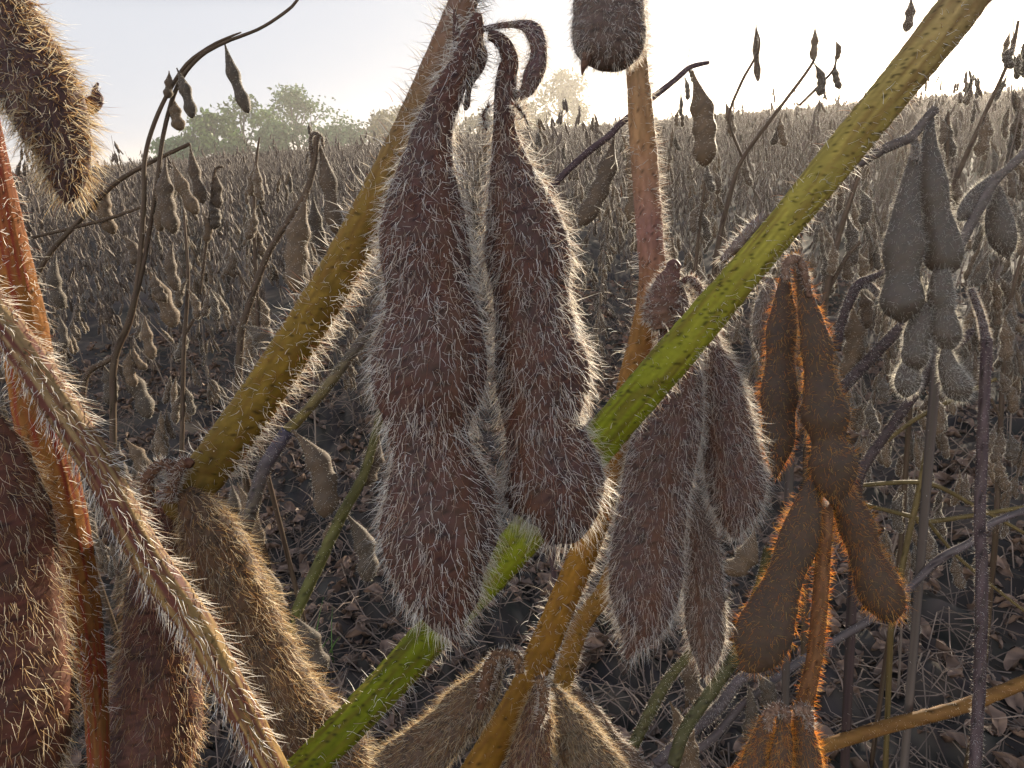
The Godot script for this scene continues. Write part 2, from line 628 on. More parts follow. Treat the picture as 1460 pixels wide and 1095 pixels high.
func make_materials() -> void:
	mat("pod", Color(1, 1, 1), 0.75, {"bump": 0.005, "tile": 160.0})
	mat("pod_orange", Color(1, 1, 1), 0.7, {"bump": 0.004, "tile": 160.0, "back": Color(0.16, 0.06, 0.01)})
	mat("pod_glossy", Color(1, 1, 1), 0.6, {"spec": 0.42, "bump": 0.003, "tile": 160.0})
	mat("stem", Color(1, 1, 1), 0.65, {"spec": 0.2, "bump": 0.004, "tile": 120.0})
	mat("hair", Color(1, 1, 1), 0.45, {"back": Color(1.18, 1.17, 1.15), "spec": 0.5})
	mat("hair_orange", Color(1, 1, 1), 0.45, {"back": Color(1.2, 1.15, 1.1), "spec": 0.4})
	mat("pod_mid_0", Color(0.085, 0.058, 0.036), 0.75, {"bump": 0.003, "tile": 160.0})
	mat("pod_mid_1", Color(0.07, 0.053, 0.037), 0.75, {"bump": 0.003, "tile": 160.0})
	mat("pod_mid_2", Color(0.11, 0.073, 0.042), 0.75, {"bump": 0.003, "tile": 160.0})
	mat("pod_far", Color(0.095, 0.07, 0.054), 0.7, {"back": Color(0.2, 0.15, 0.1)})
	mat("stem_far", Color(0.15, 0.115, 0.09), 0.7, {})
	mat("soil", Color(1, 1, 1), 0.9, {"spec": 0.2})
	mat("leaf_dry", Color(1, 1, 1), 0.7, {"back": Color(0.3, 0.2, 0.1)})
	mat("grass", Color(0.05, 0.09, 0.02), 0.6, {"vc": false, "back": Color(0.2, 0.3, 0.08)})
	mat("foliage", Color(1, 1, 1), 0.7, {"back": Color(0.4, 0.45, 0.2)})
	mat("bark", Color(0.12, 0.09, 0.07), 0.9, {"vc": false})

# ------------------------------------------------------------------ build
func _ready() -> void:
	noise.seed = 12
	noise.frequency = 1.0
	noise.noise_type = FastNoiseLite.TYPE_SIMPLEX
	noise.fractal_type = FastNoiseLite.FRACTAL_NONE
	rng.seed = 21

	# camera
	var cam := Camera3D.new()
	cam.name = "camera"
	cam.fov = FOV
	cam.near = 0.01
	cam.far = 1500.0
	cam.position = Vector3(0, EYE_H, 0)
	cam.basis = Basis(Vector3.RIGHT, deg_to_rad(-18.7)) * Basis(Vector3.BACK, deg_to_rad(-4.8))
	add_child(cam)
	cam.current = true
	cam_t = cam.transform

	# sky, air, sun
	var to_sun := (P(1440, -75, 1.0) - cam_t.origin).normalized()
	var sky_m := PanoramaSkyMaterial.new()
	sky_m.panorama = sky_texture(to_sun)
	sky_m.energy_multiplier = 1.0
	var sk := Sky.new()
	sk.sky_material = sky_m
	var env := Environment.new()
	env.background_mode = Environment.BG_SKY
	env.sky = sk
	env.tonemap_mode = Environment.TONE_MAPPER_LINEAR
	env.tonemap_exposure = 3.3
	env.volumetric_fog_enabled = true
	env.volumetric_fog_density = 0.0017
	env.volumetric_fog_albedo = Color(0.98, 0.96, 0.94)
	env.volumetric_fog_anisotropy = 0.7
	env.sdfgi_enabled = true
	env.ssao_enabled = true
	env.ssil_enabled = true
	var we := WorldEnvironment.new()
	we.name = "world_environment"
	we.environment = env
	add_child(we)
	var sun := DirectionalLight3D.new()
	sun.name = "sun"
	sun.light_energy = 1.6
	sun.light_color = Color(1.0, 0.935, 0.83)
	sun.light_angular_distance = 0.5
	sun.shadow_enabled = true
	sun.basis = Basis.looking_at(-to_sun, Vector3.UP)
	add_child(sun)

	make_materials()
	make_protos()
	build_ground()
	build_trees()
	build_field()
	build_middle()
	build_foreground()

# evening sky: bright and nearly white towards the low sun, darker and bluer overhead and behind
func sky_texture(to_sun: Vector3) -> ImageTexture:
	var w := 512
	var h := 256
	var im := Image.create(w, h, false, Image.FORMAT_RGBF)
	for y in h:
		var el := PI * (0.5 - (y + 0.5) / h)
		for x in w:
			var az := TAU * ((x + 0.5) / w - 0.5)
			var d := Vector3(sin(az) * cos(el), sin(el), -cos(az) * cos(el))
			var ca := d.dot(to_sun)
			var e := maxf(0.0, sin(el))
			var side := 0.5 + 0.5 * ca                        # 1 at the sun, 0 opposite
			var level := lerpf(0.055, 0.72, pow(side, 1.1)) * lerpf(1.0, 0.55, smoothstep(0.16, 0.9, e))
			var c := Color(1.0, 0.985, 0.975).lerp(Color(0.70, 0.86, 1.18), clampf(0.0 + 0.9 * smoothstep(0.17, 0.7, e) + 0.5 * smoothstep(0.42, 1.0, 1.0 - side), 0.0, 1.0)) * level
			var gl := exp((ca - 1.0) * 24.0)
			var gl2 := exp((ca - 1.0) * 260.0)
			c = c * 1.09 + Color(0.55, 0.46, 0.32) * gl + Color(1.8, 1.4, 0.95) * gl2
			if el < 0.0:
				c = Color(0.07, 0.063, 0.058)
			im.set_pixel(x, y, c)
	return ImageTexture.create_from_image(im)

# ------------------------------------------------------------------ ground
func build_ground() -> void:
	var a := Arr.new()
	var nx := 220
	var nz := 260
	var xs := PackedFloat32Array()
	var zs := PackedFloat32Array()
	for k in nx + 1:
		var u := k / float(nx) * 2.0 - 1.0
		xs.append(1.9 * u + 700.0 * pow(absf(u), 9.0) * signf(u))
	for k in nz + 1:
		var u := k / float(nz)
		zs.append(1.5 - 5.5 * u - 900.0 * pow(u, 11.0) + 80.0 * pow(1.0 - u, 40.0))
	for z in zs:
		for x in xs:
			var near := clampf(1.0 - (Vector2(x, z).length() - 4.0) / 6.0, 0.0, 1.0)
			a.v.append(Vector3(x, ground_h(x, z) * near - 0.012 * (1.0 - near), z))
			var k := clampf(0.5 + 0.5 * noise.get_noise_2d(x * 22.0, z * 22.0) + 0.4 * noise.get_noise_2d(x * 120.0, z * 120.0), 0.0, 1.0)
			a.c.append(Color(0.022, 0.02, 0.019).lerp(Color(0.07, 0.055, 0.045), k))
	var w := nx + 1
	for k in nz + 1:
		for j in w:
			var l := a.v[k * w + maxi(j - 1, 0)]
			var r := a.v[k * w + mini(j + 1, nx)]
			var u := a.v[maxi(k - 1, 0) * w + j]
			var d := a.v[mini(k + 1, nz) * w + j]
			var nr := (r - l).cross(u - d).normalized()
			a.n.append(nr if nr.y > 0.0 else -nr)
	for k in nz:
		for j in nx:
			var p := k * w + j
			a.i.append_array([p, p + w, p + 1, p + 1, p + w, p + w + 1])
	fix_winding(a)
	var g := MeshInstance3D.new()
	g.name = "ground"
	g.mesh = a.mesh()
	g.material_override = M.soil
	g.set_meta("kind", "structure")
	add_child(g)

	# fallen leaves
	var leaf := []
	for s in 7:
		leaf.append(leaf_mesh(500 + s))
	var R := RandomNumberGenerator.new()
	R.seed = 77
	var put := []
	for k in 22000:
		var d := 0.45 + 3.4 * pow(R.randf(), 0.8)
		var an := R.randf_range(-0.8, 0.8)
		var x := sin(an) * d
		var z := -cos(an) * d
		if noise.get_noise_2d(x * 3.0, z * 3.0) < R.randf_range(-0.9, 0.25):
			continue
		var s := R.randf_range(0.14, 0.3) if R.randf() < 0.55 else R.randf_range(0.3, 0.75)
		var b := Basis(Vector3.UP, R.randf() * TAU) * Basis(Vector3.RIGHT, R.randfn(0, 0.35)) * Basis(Vector3.BACK, R.randfn(0, 0.35))
		put.append([Transform3D(b.scaled(Vector3.ONE * s), Vector3(x, ground_h(x, z) + 0.006 * s + R.randf() * 0.008, z)), s / d])
	put.sort_custom(func(p, q): return p[1] > q[1])
	var singles := 0
	var mass := Arr.new()
	for e in put:
		var xf: Transform3D = e[0]
		var lf: Arr = leaf[(singles * 3 + mass.v.size()) % 7]
		if singles < 200:
			var o := MeshInstance3D.new()
			o.name = numbered("dry_leaf")
			if not lf.c.is_empty():
				o.mesh = leaf_cache(lf)
			o.material_override = M.leaf_dry
			o.transform = xf
			add_child(o, true)
			tag(o, "curled brown dry leaf lying on the dark soil below the plants", "dry leaf", "fallen leaves on the soil")
			singles += 1
		else:
			var off := mass.v.size()
			for k in lf.v.size():
				mass.v.append(xf * lf.v[k])
				mass.n.append((xf.basis * lf.n[k]).normalized())
			mass.c.append_array(lf.c)
			for k in lf.i:
				mass.i.append(k + off)
	var mo := MeshInstance3D.new()
	mo.name = "leaf_litter"
	mo.mesh = mass.mesh()
	mo.material_override = M.leaf_dry
	mo.set_meta("kind", "stuff")
	tag(mo, "brown litter of broken dry leaves covering the soil", "leaf litter")
	add_child(mo)
	# fallen stalks and petioles
	var st := Arr.new()
	for k in 7000:
		var d := 0.5 + 3.0 * R.randf()
		var an := R.randf_range(-0.8, 0.8)
		var c := Vector3(sin(an) * d, 0, -cos(an) * d)
		var yaw := R.randf() * TAU
		var L := R.randf_range(0.04, 0.22)
		var pts := PackedVector3Array()
		var rad := PackedFloat32Array()
		var lift := R.randf_range(0.0, 0.03)
		var bw := R.randfn(0, 0.15)
		for q in 5:
			var t := q / 4.0
			var p := c + Vector3(cos(yaw + bw * t), 0, sin(yaw + bw * t)) * L * (t - 0.5)
			p.y = ground_h(p.x, p.z) + 0.006 + lift * t
			pts.append(p)
			rad.append(R.randf_range(0.0007, 0.0016) * (1.0 - 0.4 * t))
		var g2 := sweep(pts, rad, 4, {"eye": Vector3(0, 5, 0)})
		var cl := Color(0.06, 0.042, 0.032).lerp(Color(0.2, 0.145, 0.11), R.randf())
		paint(g2, func(_t: float, _u: float, _p: Vector3) -> Color: return cl)
		if k < 60 and d < 2.0:
			var o := MeshInstance3D.new()
			o.name = numbered("fallen_stalk")
			var one := Arr.new()
			add_grid(one, g2, c)
			fix_winding(one)
			o.mesh = one.mesh()
			o.position = c
			o.material_override = M.leaf_dry
			add_child(o, true)
			tag(o, "thin brown fallen leaf stalk lying on the litter", "stalk", "fallen stalks on the soil")
		else:
			add_grid(st, g2)
	fix_winding(st)
	var so := MeshInstance3D.new()
	so.name = "stalk_litter"
	so.mesh = st.mesh()
	so.material_override = M.leaf_dry
	so.set_meta("kind", "stuff")
	tag(so, "scattered thin dry stalks strewn over the soil", "stalk litter")
	add_child(so)

	# a tuft of grass
	var gp := P(447, 880, 1.15)
	var gb := Vector3(gp.x, 0, gp.z)
	var tuft := thing("grass_tuft", "small tuft of green grass on the dark soil at left", "grass", gb)
	for k in 14:
		var pts := PackedVector3Array()
		var rad := PackedFloat32Array()
		var an := R.randf() * TAU
		var L := R.randf_range(0.04, 0.1)
		var o2 := Vector3(R.randfn(0, 0.012), 0, R.randfn(0, 0.012))
		for q in 6:
			var t := q / 5.0
			pts.append(o2 + Vector3(cos(an) * L * 0.5 * t * t, L * t, sin(an) * L * 0.5 * t * t))
			rad.append(0.0017 * (1.0 - 0.9 * t))
		var g3 := sweep(pts, rad, 6, {"thick": 0.2, "eye": Vector3(0, 0.1, 2)})
		paint(g3, func(_t: float, _u: float, _p: Vector3) -> Color: return Color(1, 1, 1))
		part("blade", grid_mesh(g3), M.grass, tuft)

var leaf_meshes := {}
func leaf_cache(a: Arr) -> ArrayMesh:
	if not leaf_meshes.has(a):
		leaf_meshes[a] = a.mesh()
	return leaf_meshes[a]

func leaf_mesh(seed_: int) -> Arr:
	var R := RandomNumberGenerator.new()
	R.seed = seed_
	var a := Arr.new()
	var n := 7
	var L := R.randf_range(0.045, 0.07)
	var W := L * R.randf_range(0.3, 0.42)
	var curl := R.randf_range(0.9, 2.3)
	var roll := R.randfn(0.0, 0.8)
	var cl := Color(0.05, 0.035, 0.027).lerp(Color(0.15, 0.095, 0.065), R.randf())
	for top in [1.0, -1.0]:
		var off := a.v.size()
		for k in n:
			var t := k / float(n - 1)
			var w := W * pow(sin(PI * clampf(t * 0.93 + 0.05, 0, 1)), 0.75)
			for j in 5:
				var u := j / 2.0 - 1.0
				var ang := u * curl
				var rr := w / maxf(curl, 0.3)
				var p := Vector3(rr * sin(ang), rr * (1.0 - cos(ang)) * 1.0, (t - 0.5) * L)
				p.y += roll * (t - 0.5) * (t - 0.5) * L + 0.009 * noise.get_noise_2d(p.x * 90.0 + seed_ * 9, p.z * 90.0) + 0.003 * noise.get_noise_2d(p.x * 260.0 + seed_ * 9, p.z * 260.0)
				p.y += -0.00035 * (0.0 if top > 0 else 1.0)
				a.v.append(p)
				a.n.append(Vector3.ZERO)
				a.c.append(cl * (0.75 + 0.5 * clampf(0.5 + noise.get_noise_2d(p.x * 200.0, p.z * 200.0 + seed_), 0, 1)) * (0.8 if j == 2 else 1.0))
		for k in n - 1:
			for j in 4:
				var p0 := off + k * 5 + j
				for tr in [[p0, p0 + 1, p0 + 5], [p0 + 1, p0 + 6, p0 + 5]]:
					var nr := (a.v[tr[1]] - a.v[tr[0]]).cross(a.v[tr[2]] - a.v[tr[0]]).normalized()
					nr = nr * signf(nr.y + 1e-9) * top
					for q in tr:
						a.n[q] += nr
					a.i.append_array(tr)
	for k in a.n.size():
		a.n[k] = a.n[k].normalized()
	fix_winding(a)
	return a

# ------------------------------------------------------------------ far trees
func build_trees() -> void:
	var spec := [[300, 34, 62, 0], [345, 46, 78, 0], [420, 42, 86, 1], [385, 26, 45, 1], [545, 36, 44, 2], [585, 30, 50, 2], [625, 26, 34, 1], [800, 42, 80, 2], [745, 26, 44, 2], [250, 34, 34, 1], [475, 38, 40, 1], [690, 34, 30, 2]]
	var labels := ["left most of the far trees, low rounded pale green crown", "broad grey green tree on the horizon behind the hanging single pod", "tall grey green tree on the horizon with a notched crown", "low bush between the two tall grey green horizon trees", "golden green tree on the horizon left of the thick olive stem", "golden tree on the horizon right beside the thick olive stem", "tree on the horizon behind the neck of the largest pod", "golden brown tree on the horizon right of the curled dry pod", "small golden bush on the horizon behind the curled dry pod", "low bush on the skyline just right of the bowed dark stems", "low hedge tree on the skyline between the tall grey green tree and the golden trees", "low golden bush on the skyline between the two largest pods"]
	for k in spec.size():
		var s: Array = spec[k]
		var R := RandomNumberGenerator.new()
		R.seed = 900 + k
		var dist := 85.0 + 6.0 * (k % 3)
		# horizon row below that column
		var dirv := (P(s[0], 180, 1.0) - cam_t.origin)
		dirv.y = 0
		dirv = dirv.normalized()
		var base := dirv * dist
		var H: float = (s[2] + 6.0) / FPX * dist * 0.88
		var Wd: float = s[1] / FPX * dist * 1.1
		var tr := thing("broadleaf_tree", labels[k], "tree", base, "trees along the far edge of the field")
		var tp := PackedVector3Array()
		var rd := PackedFloat32Array()
		for q in 6:
			tp.append(Vector3(0.1 * sin(q * 1.3), H * 0.85 * q / 5.0, 0.1 * cos(q)))
			rd.append(0.28 * (1.0 - 0.16 * q))
		var tg := sweep(tp, rd, 7, {"eye": Vector3(0, 1, 90)})
		paint(tg, func(_t: float, _u: float, _p: Vector3) -> Color: return Color(1, 1, 1))
		part("trunk", grid_mesh(tg), M.bark, tr)
		var pal: Color = [Color(0.1, 0.14, 0.04), Color(0.09, 0.13, 0.05), Color(0.14, 0.115, 0.04)][s[3]]
		var a := Arr.new()
		var clumps := []
		for q in 26:
			var u := R.randf()
			var yy := H * (0.16 + 0.84 * u)
			var wr := Wd * sqrt(maxf(0.05, 1.0 - pow((u - 0.35) / 0.68, 2.0)))
			var an := R.randf() * TAU
			clumps.append([Vector3(cos(an) * wr * R.randf_range(0.25, 1.0), yy, sin(an) * wr * 0.8 * R.randf_range(0.25, 1.0)), Wd * R.randf_range(0.16, 0.34), R.randf_range(0.7, 1.4)])
			# limb to the clump
		var limb := Arr.new()
		for q in 12:
			var cp: Vector3 = clumps[q][0]
			var lg := sweep(PackedVector3Array([Vector3(0, cp.y * 0.5, 0), cp * 0.5 + Vector3(0, cp.y * 0.2, 0), cp]), PackedFloat32Array([0.13, 0.09, 0.03]), 5, {"eye": Vector3(0, 1, 90)})
			paint(lg, func(_t: float, _u: float, _p: Vector3) -> Color: return Color(1, 1, 1))
			add_grid(limb, lg)
		fix_winding(limb)
		part("limbs", limb.mesh(), M.bark, tr, "stuff")
		for cl in clumps:
			for q in 90:
				var dv := Vector3(R.randfn(0, 0.55), R.randfn(0, 0.45), R.randfn(0, 0.55))
				var c: Vector3 = cl[0] + dv * float(cl[1])
				var sz := R.randf_range(0.12, 0.3)
				var e1 := Vector3(R.randfn(0, 1), R.randfn(0, 1), R.randfn(0, 1)).normalized()
				var e2 := e1.cross(Vector3(R.randfn(0, 1), R.randfn(0, 1), R.randfn(0, 1))).normalized()
				var nr := e1.cross(e2)
				var o := a.v.size()
				var col: Color = pal * float(cl[2]) * R.randf_range(0.8, 1.25)
				for cr in [-e1 * 1.2, e2 * 0.6, e1 * 1.2, -e2 * 0.6]:
					a.v.append(c + cr * sz)
					a.n.append(nr)
					a.c.append(col)
				a.i.append_array([o, o + 1, o + 2, o, o + 2, o + 3])
		fix_winding(a)
		part("crown", a.mesh(), M.foliage, tr)

# ------------------------------------------------------------------ field plants
func build_field() -> void:
	for k in 9:
		field_variant(3000 + k * 17)
	var R := RandomNumberGenerator.new()
	R.seed = 4242
	var fwd := -cam_t.basis.z
	fwd.y = 0
	fwd = fwd.normalized()
	var spots := []
	var cell := 0.29
	for ix in range(-26, 27):
		for iz in range(3, 30):
			var p := Vector3((ix + R.randf_range(-0.45, 0.45)) * cell, 0, -(iz + R.randf_range(-0.45, 0.45)) * cell)
			var d := Vector2(p.x, p.z).length()
			var an := atan2(p.x, -p.z)
			var near := 1.75
			if an > 0.2:
				near = lerpf(1.6, 0.85, clampf((an - 0.2) / 0.25, 0, 1))
			elif an < -0.15:
				near = lerpf(1.7, 1.0, clampf((-an - 0.15) / 0.25, 0, 1))
			if d < near or absf(an) > 0.74 or d > 7.4:
				continue
			spots.append([d, p])
	spots.sort_custom(func(a, b): return a[0] < b[0])
	var count := 0
	for s in spots:
		if count >= 300:
			break
		var vk := R.randi() % 9
		var p: Vector3 = s[1]
		p.y = 0.0
		var root := thing("soybean_plant", "ripe grey brown soybean plant hung with pods standing in the field", "soybean plant", p, "soybean plants standing in the field")
		root.rotation.y = R.randf() * TAU
		root.scale = Vector3.ONE * R.randf_range(0.86, 1.06)
		part("stem", field_stem[vk], M.stem_far, root)
		if s[0] < 2.5:
			for e in field_pods[vk]:
				var q := part("pod", protos[e[1]][1], M["pod_mid_%d" % e[2]], root)
				q.transform = e[0]
				if s[0] < 2.5:
					part("hair", protos[e[1]][2], M.hair, q, "stuff")
		else:
			part("pods", field_pod_mesh[vk], M.pod_far, root, "stuff")
			part("fuzz", field_fuzz_mesh[vk], M.hair, root, "stuff")
		count += 1
	var reach: float = spots[mini(count, spots.size()) - 1][0]
	# the rest of the field: square metre patches of the same plants
	var sa := Arr.new()
	var pa := Arr.new()
	var fa := Arr.new()
	for k in 12:
		var vk := k % 9
		var xf := Transform3D(Basis(Vector3.UP, R.randf() * TAU).scaled(Vector3.ONE * R.randf_range(0.85, 1.05)), Vector3(R.randf_range(-0.55, 0.55), 0, R.randf_range(-0.55, 0.55)))
		append_arr(sa, field_stem_arr[vk], xf)
		append_arr(pa, field_pod_arr[vk], xf)
		append_arr(fa, field_fuzz_arr[vk], xf)
	var am := ArrayMesh.new()
	for e in [[sa, M.stem_far], [pa, M.pod_far], [fa, M.hair]]:
		var q: Arr = e[0]
		var arr := []
		arr.resize(Mesh.ARRAY_MAX)
		arr[Mesh.ARRAY_VERTEX] = q.v
		arr[Mesh.ARRAY_NORMAL] = q.n
		arr[Mesh.ARRAY_COLOR] = q.c
		arr[Mesh.ARRAY_INDEX] = q.i
		am.add_surface_from_arrays(Mesh.PRIMITIVE_TRIANGLES, arr)
		am.surface_set_material(am.get_surface_count() - 1, e[1])
	var places := []
	for ix in range(-52, 53):
		for iz in range(2, 72):
			var p := Vector3(ix + R.randf_range(-0.15, 0.15), 0, -iz + R.randf_range(-0.15, 0.15))
			var d := Vector2(p.x, p.z).length()
			if d < reach + 0.35 or d > 70.0 or absf(atan2(p.x, -p.z)) > 0.76:
				continue
			places.append(Transform3D(Basis(Vector3.UP, R.randf() * TAU).scaled(Vector3(1, R.randf_range(0.9, 1.1), 1)), p))
	var mm := MultiMesh.new()
	mm.transform_format = MultiMesh.TRANSFORM_3D
	mm.mesh = am
	mm.instance_count = places.size()
	for k in places.size():
		mm.set_instance_transform(k, places[k])
	var mi := MultiMeshInstance3D.new()
	mi.name = "soybean_field"
	mi.multimesh = mm
	mi.set_meta("kind", "stuff")
	tag(mi, "dense ripe soybean field stretching away to the horizon", "soybean field")
	add_child(mi)

func append_arr(a: Arr, b: Arr, xf: Transform3D) -> void:
	var o := a.v.size()
	for k in b.v.size():
		a.v.append(xf * b.v[k])
		a.n.append((xf.basis * b.n[k]).normalized())
	a.c.append_array(b.c)
	for k in b.i:
		a.i.append(k + o)

# ------------------------------------------------------------------ plants in the middle distance
func build_middle() -> void:
	mid_plant("soybean_plant", "slender dark plant at left, its two bowed stems meeting above three loose pods", 0.52, {
		"stems": [
			[[170, 760, 6], [163, 690, 5], [161, 572, 5], [164, 510, 5], [185, 456, 5], [197, 394, 4], [205, 291, 3.5], [207, 223, 3.2], [226, 161, 3], [260, 99, 2.6], [291, 72, 2.4], [322, 55, 2], [344, 46, 1]],
			[[190, 440, 3], [205, 375, 3], [223, 267, 3], [233, 192, 3], [253, 123, 3], [284, 82, 2.6], [322, 60, 2.4], [370, 41, 2.2], [407, 17, 2.2], [424, 0, 2], [450, -40, 2]],
			[[118, 600, 4], [119, 558, 4], [127, 530, 4], [154, 514, 4], [165, 505, 4]]],
		"pods": [[320, 60, 354, 161, 10], [252, 97, 274, 168, 9], [246, 136, 258, 186, 10], [241, 101, 238, 140, 7], [230, 236, 227, 330, 10], [236, 227, 248, 333, 12], [246, 231, 281, 305, 10.5],
			[210, 383, 248, 467, 13], [220, 388, 236, 430, 8], [246, 345, 253, 415, 9], [206, 450, 218, 512, 8.5], [158, 513, 212, 596, 13], [147, 520, 155, 576, 10], [186, 498, 192, 552, 8], [190, 493, 209, 526, 6], [178, 626, 208, 690, 11], [170, 630, 180, 692, 12]]})
	mid_plant("soybean_plant", "thin branching plant at left with a slanting twig crossing the bowed stems", 0.56, {
		"stems": [
			[[20, 470, 4], [62, 375, 3.6], [113, 315, 3.5], [161, 264, 3.5], [212, 233, 3], [271, 205, 2.5]],
			[[45, 339, 2], [103, 325, 2.5], [154, 312, 2.5], [202, 295, 2]],
			[[285, 420, 2], [300, 300, 2], [306, 245, 2], [318, 238, 1.5]]],
		"pods": [[271, 207, 290, 290, 9], [306, 243, 309, 298, 8], [298, 288, 306, 327, 8], [288, 303, 293, 345, 6], [158, 262, 162, 334, 10], [171, 334, 192, 378, 8], [80, 361, 90, 440, 10], [83, 448, 93, 497, 6], [146, 258, 136, 300, 6]]})
	mid_plant("soybean_plant", "dark bowed plant between left stems with three pods hanging below its hooked tip", 0.36, {
		"stems": [
			[[340, 640, 5], [339, 565, 5], [342, 500, 5], [346, 466, 5], [360, 420, 5], [383, 360, 4.5], [411, 315, 4.5], [438, 270, 4.5], [449, 223, 4], [452, 196, 4], [455, 192, 3]],
			[[446, 232, 3], [443, 200, 3], [448, 190, 2.5], [458, 196, 2.5], [460, 208, 2]]],
		"pods": [[438, 276, 425, 419, 17], [454, 200, 478, 332, 13], [446, 276, 465, 368, 10, 1.03], [345, 464, 384, 518, 15], [358, 470, 372, 525, 8, 1.05]], "stem_hairs": 500})
	mid_plant("soybean_plant", "olive stemmed plant with purple upper stem left of the largest pod", 0.3, {
		"stems": [
			[[322, 830, 9], [340, 780, 10], [356, 737, 10], [377, 668, 10], [411, 613, 10]],
			[[405, 618, 9], [421, 603, 7.5], [455, 565, 7.5], [500, 507, 7.5], [540, 450, 7], [580, 390, 6]]],
		"col": Color(0.12, 0.1, 0.13), "col2": Color(0.26, 0.19, 0.05),
		"pods": [[416, 613, 464, 738, 18], [330, 690, 320, 756, 11, 1.15], [338, 688, 372, 782, 11, 1.1], [356, 786, 408, 896, 11, 1.02]], "stem_hairs": 500})
	mid_plant("soybean_plant", "short olive green stem with three small pods over the dark soil", 0.31, {
		"stems": [[[405, 950, 7], [414, 898, 8], [425, 867, 8.5], [459, 795, 8.5], [486, 737, 8], [518, 678, 7], [535, 620, 6], [550, 560, 6]]],
		"col": Color(0.17, 0.14, 0.06), "col2": Color(0.2, 0.21, 0.06),
		"pods": [[418, 876, 458, 964, 18], [494, 733, 525, 829, 16], [540, 620, 515, 692, 16, 1.02], [470, 745, 466, 790, 6, 1.04]], "stem_hairs": 400})
	mid_plant("soybean_plant", "dark twig behind the second largest pod holding two curved pods", 0.36, {
		"stems": [
			[[740, 330, 5], [783, 270, 5], [836, 219, 5], [867, 195, 5], [891, 171, 4.5], [960, 116, 4], [984, 96, 3.5], [1011, 89, 2.5]]],
		"col": Color(0.15, 0.1, 0.1),
		"pods": [[876, 190, 827, 322, 15], [886, 190, 900, 320, 13.5], [987, 101, 1004, 237, 17]], "stem_hairs": 600})
	mid_plant("soybean_plant", "grey branched plant at right with six pods in a tight bunch", 0.25, {
		"stems": [
			[[1130, 345, 7], [1180, 262, 6.5], [1220, 236, 6.5], [1268, 209, 7], [1299, 195, 7], [1318, 172, 6], [1333, 156, 7]],
			[[1299, 195, 6], [1306, 210, 5], [1305, 230, 4]]],
		"col": Color(0.2, 0.16, 0.135), "pod_mat": M.pod_mid_1,
		"pods": [], "shapes": [
			[[1305, 200, 4], [1303, 222, 6], [1298, 255, 11], [1293, 295, 17], [1290, 328, 23], [1289, 352, 28], [1287, 377, 24], [1287, 394, 22], [1286, 425, 29], [1286, 443, 24], [1287, 455, 10], [1288, 461, 2]],
			[[1328, 162, 4], [1325, 182, 7], [1325, 210, 11], [1328, 255, 20], [1331, 282, 20], [1335, 303, 18], [1341, 338, 24], [1345, 366, 26], [1348, 383, 18], [1348, 392, 7], [1348, 396, 2]],
			[[1342, 385, 10], [1342, 405, 15], [1342, 424, 17], [1345, 444, 14], [1347, 463, 19], [1350, 480, 19], [1351, 494, 11], [1351, 502, 2]],
			[[1320, 430, 8], [1315, 450, 14], [1309, 475, 18], [1306, 490, 16], [1305, 505, 18], [1306, 519, 14], [1306, 528, 3]],
			[[1303, 504, 6], [1297, 525, 14], [1294, 545, 17], [1292, 558, 12], [1291, 567, 2]],
			[[1349, 498, 6], [1351, 518, 12], [1358, 538, 16], [1366, 553, 19], [1372, 564, 14], [1376, 572, 3]]], "stem_hairs": 500})
	mid_plant("soybean_plant", "forked grey twig at the right edge with two pods", 0.3, {
		"stems": [
			[[1345, 400, 7], [1374, 339, 7], [1400, 290, 7], [1419, 257, 6.5], [1440, 238, 6], [1470, 210, 6], [1500, 180, 5]]],
		"col": Color(0.25, 0.2, 0.17), "pod_mat": M.pod_mid_1,
		"pods": [], "shapes": [
			[[1418, 248, 4], [1410, 262, 10], [1396, 280, 15], [1384, 296, 15], [1374, 306, 11], [1366, 313, 3]],
			[[1419, 258, 4], [1420, 274, 9], [1422, 295, 14], [1425, 318, 18], [1429, 338, 18], [1434, 354, 13], [1437, 366, 4], [1438, 371, 1]]], "stem_hairs": 500})
	mid_plant("soybean_plant", "grey purple plant at right crossed by a knotted diagonal branch", 0.32, {
		"stems": [
			[[1222, 690, 7], [1238, 655, 7], [1302, 565, 7], [1337, 514, 7], [1371, 487, 6], [1386, 470, 4]],
			[[1188, 580, 8], [1207, 548, 8], [1285, 466, 8], [1300, 452, 7]],
			[[1193, 500, 6], [1200, 460, 6], [1213, 425, 7], [1227, 404, 7], [1261, 387, 4], [1330, 340, 3]],
			[[1225, 406, 6], [1240, 408, 5.5], [1253, 421, 5]]],
		"col": Color(0.14, 0.1, 0.09),
		"pods": [[1213, 430, 1206, 545, 14, 1.02], [1226, 412, 1233, 470, 9, 1.03]], "stem_hairs": 700})
	mid_plant("soybean_plant", "bare dark purple stalk standing upright near the right edge", 0.3, {
		"stems": [
			[[1385, 1180, 8], [1390, 1095, 8], [1397, 960, 8], [1400, 823, 8], [1397, 735, 7.5], [1402, 600, 7.5], [1407, 483, 7.5]],
			[[1406, 488, 7], [1400, 455, 5], [1391, 430, 5], [1384, 411, 4.5]]],
		"col": Color(0.15, 0.105, 0.1), "col2": Color(0.15, 0.11, 0.11), "pods": [], "stem_hairs": 1500})
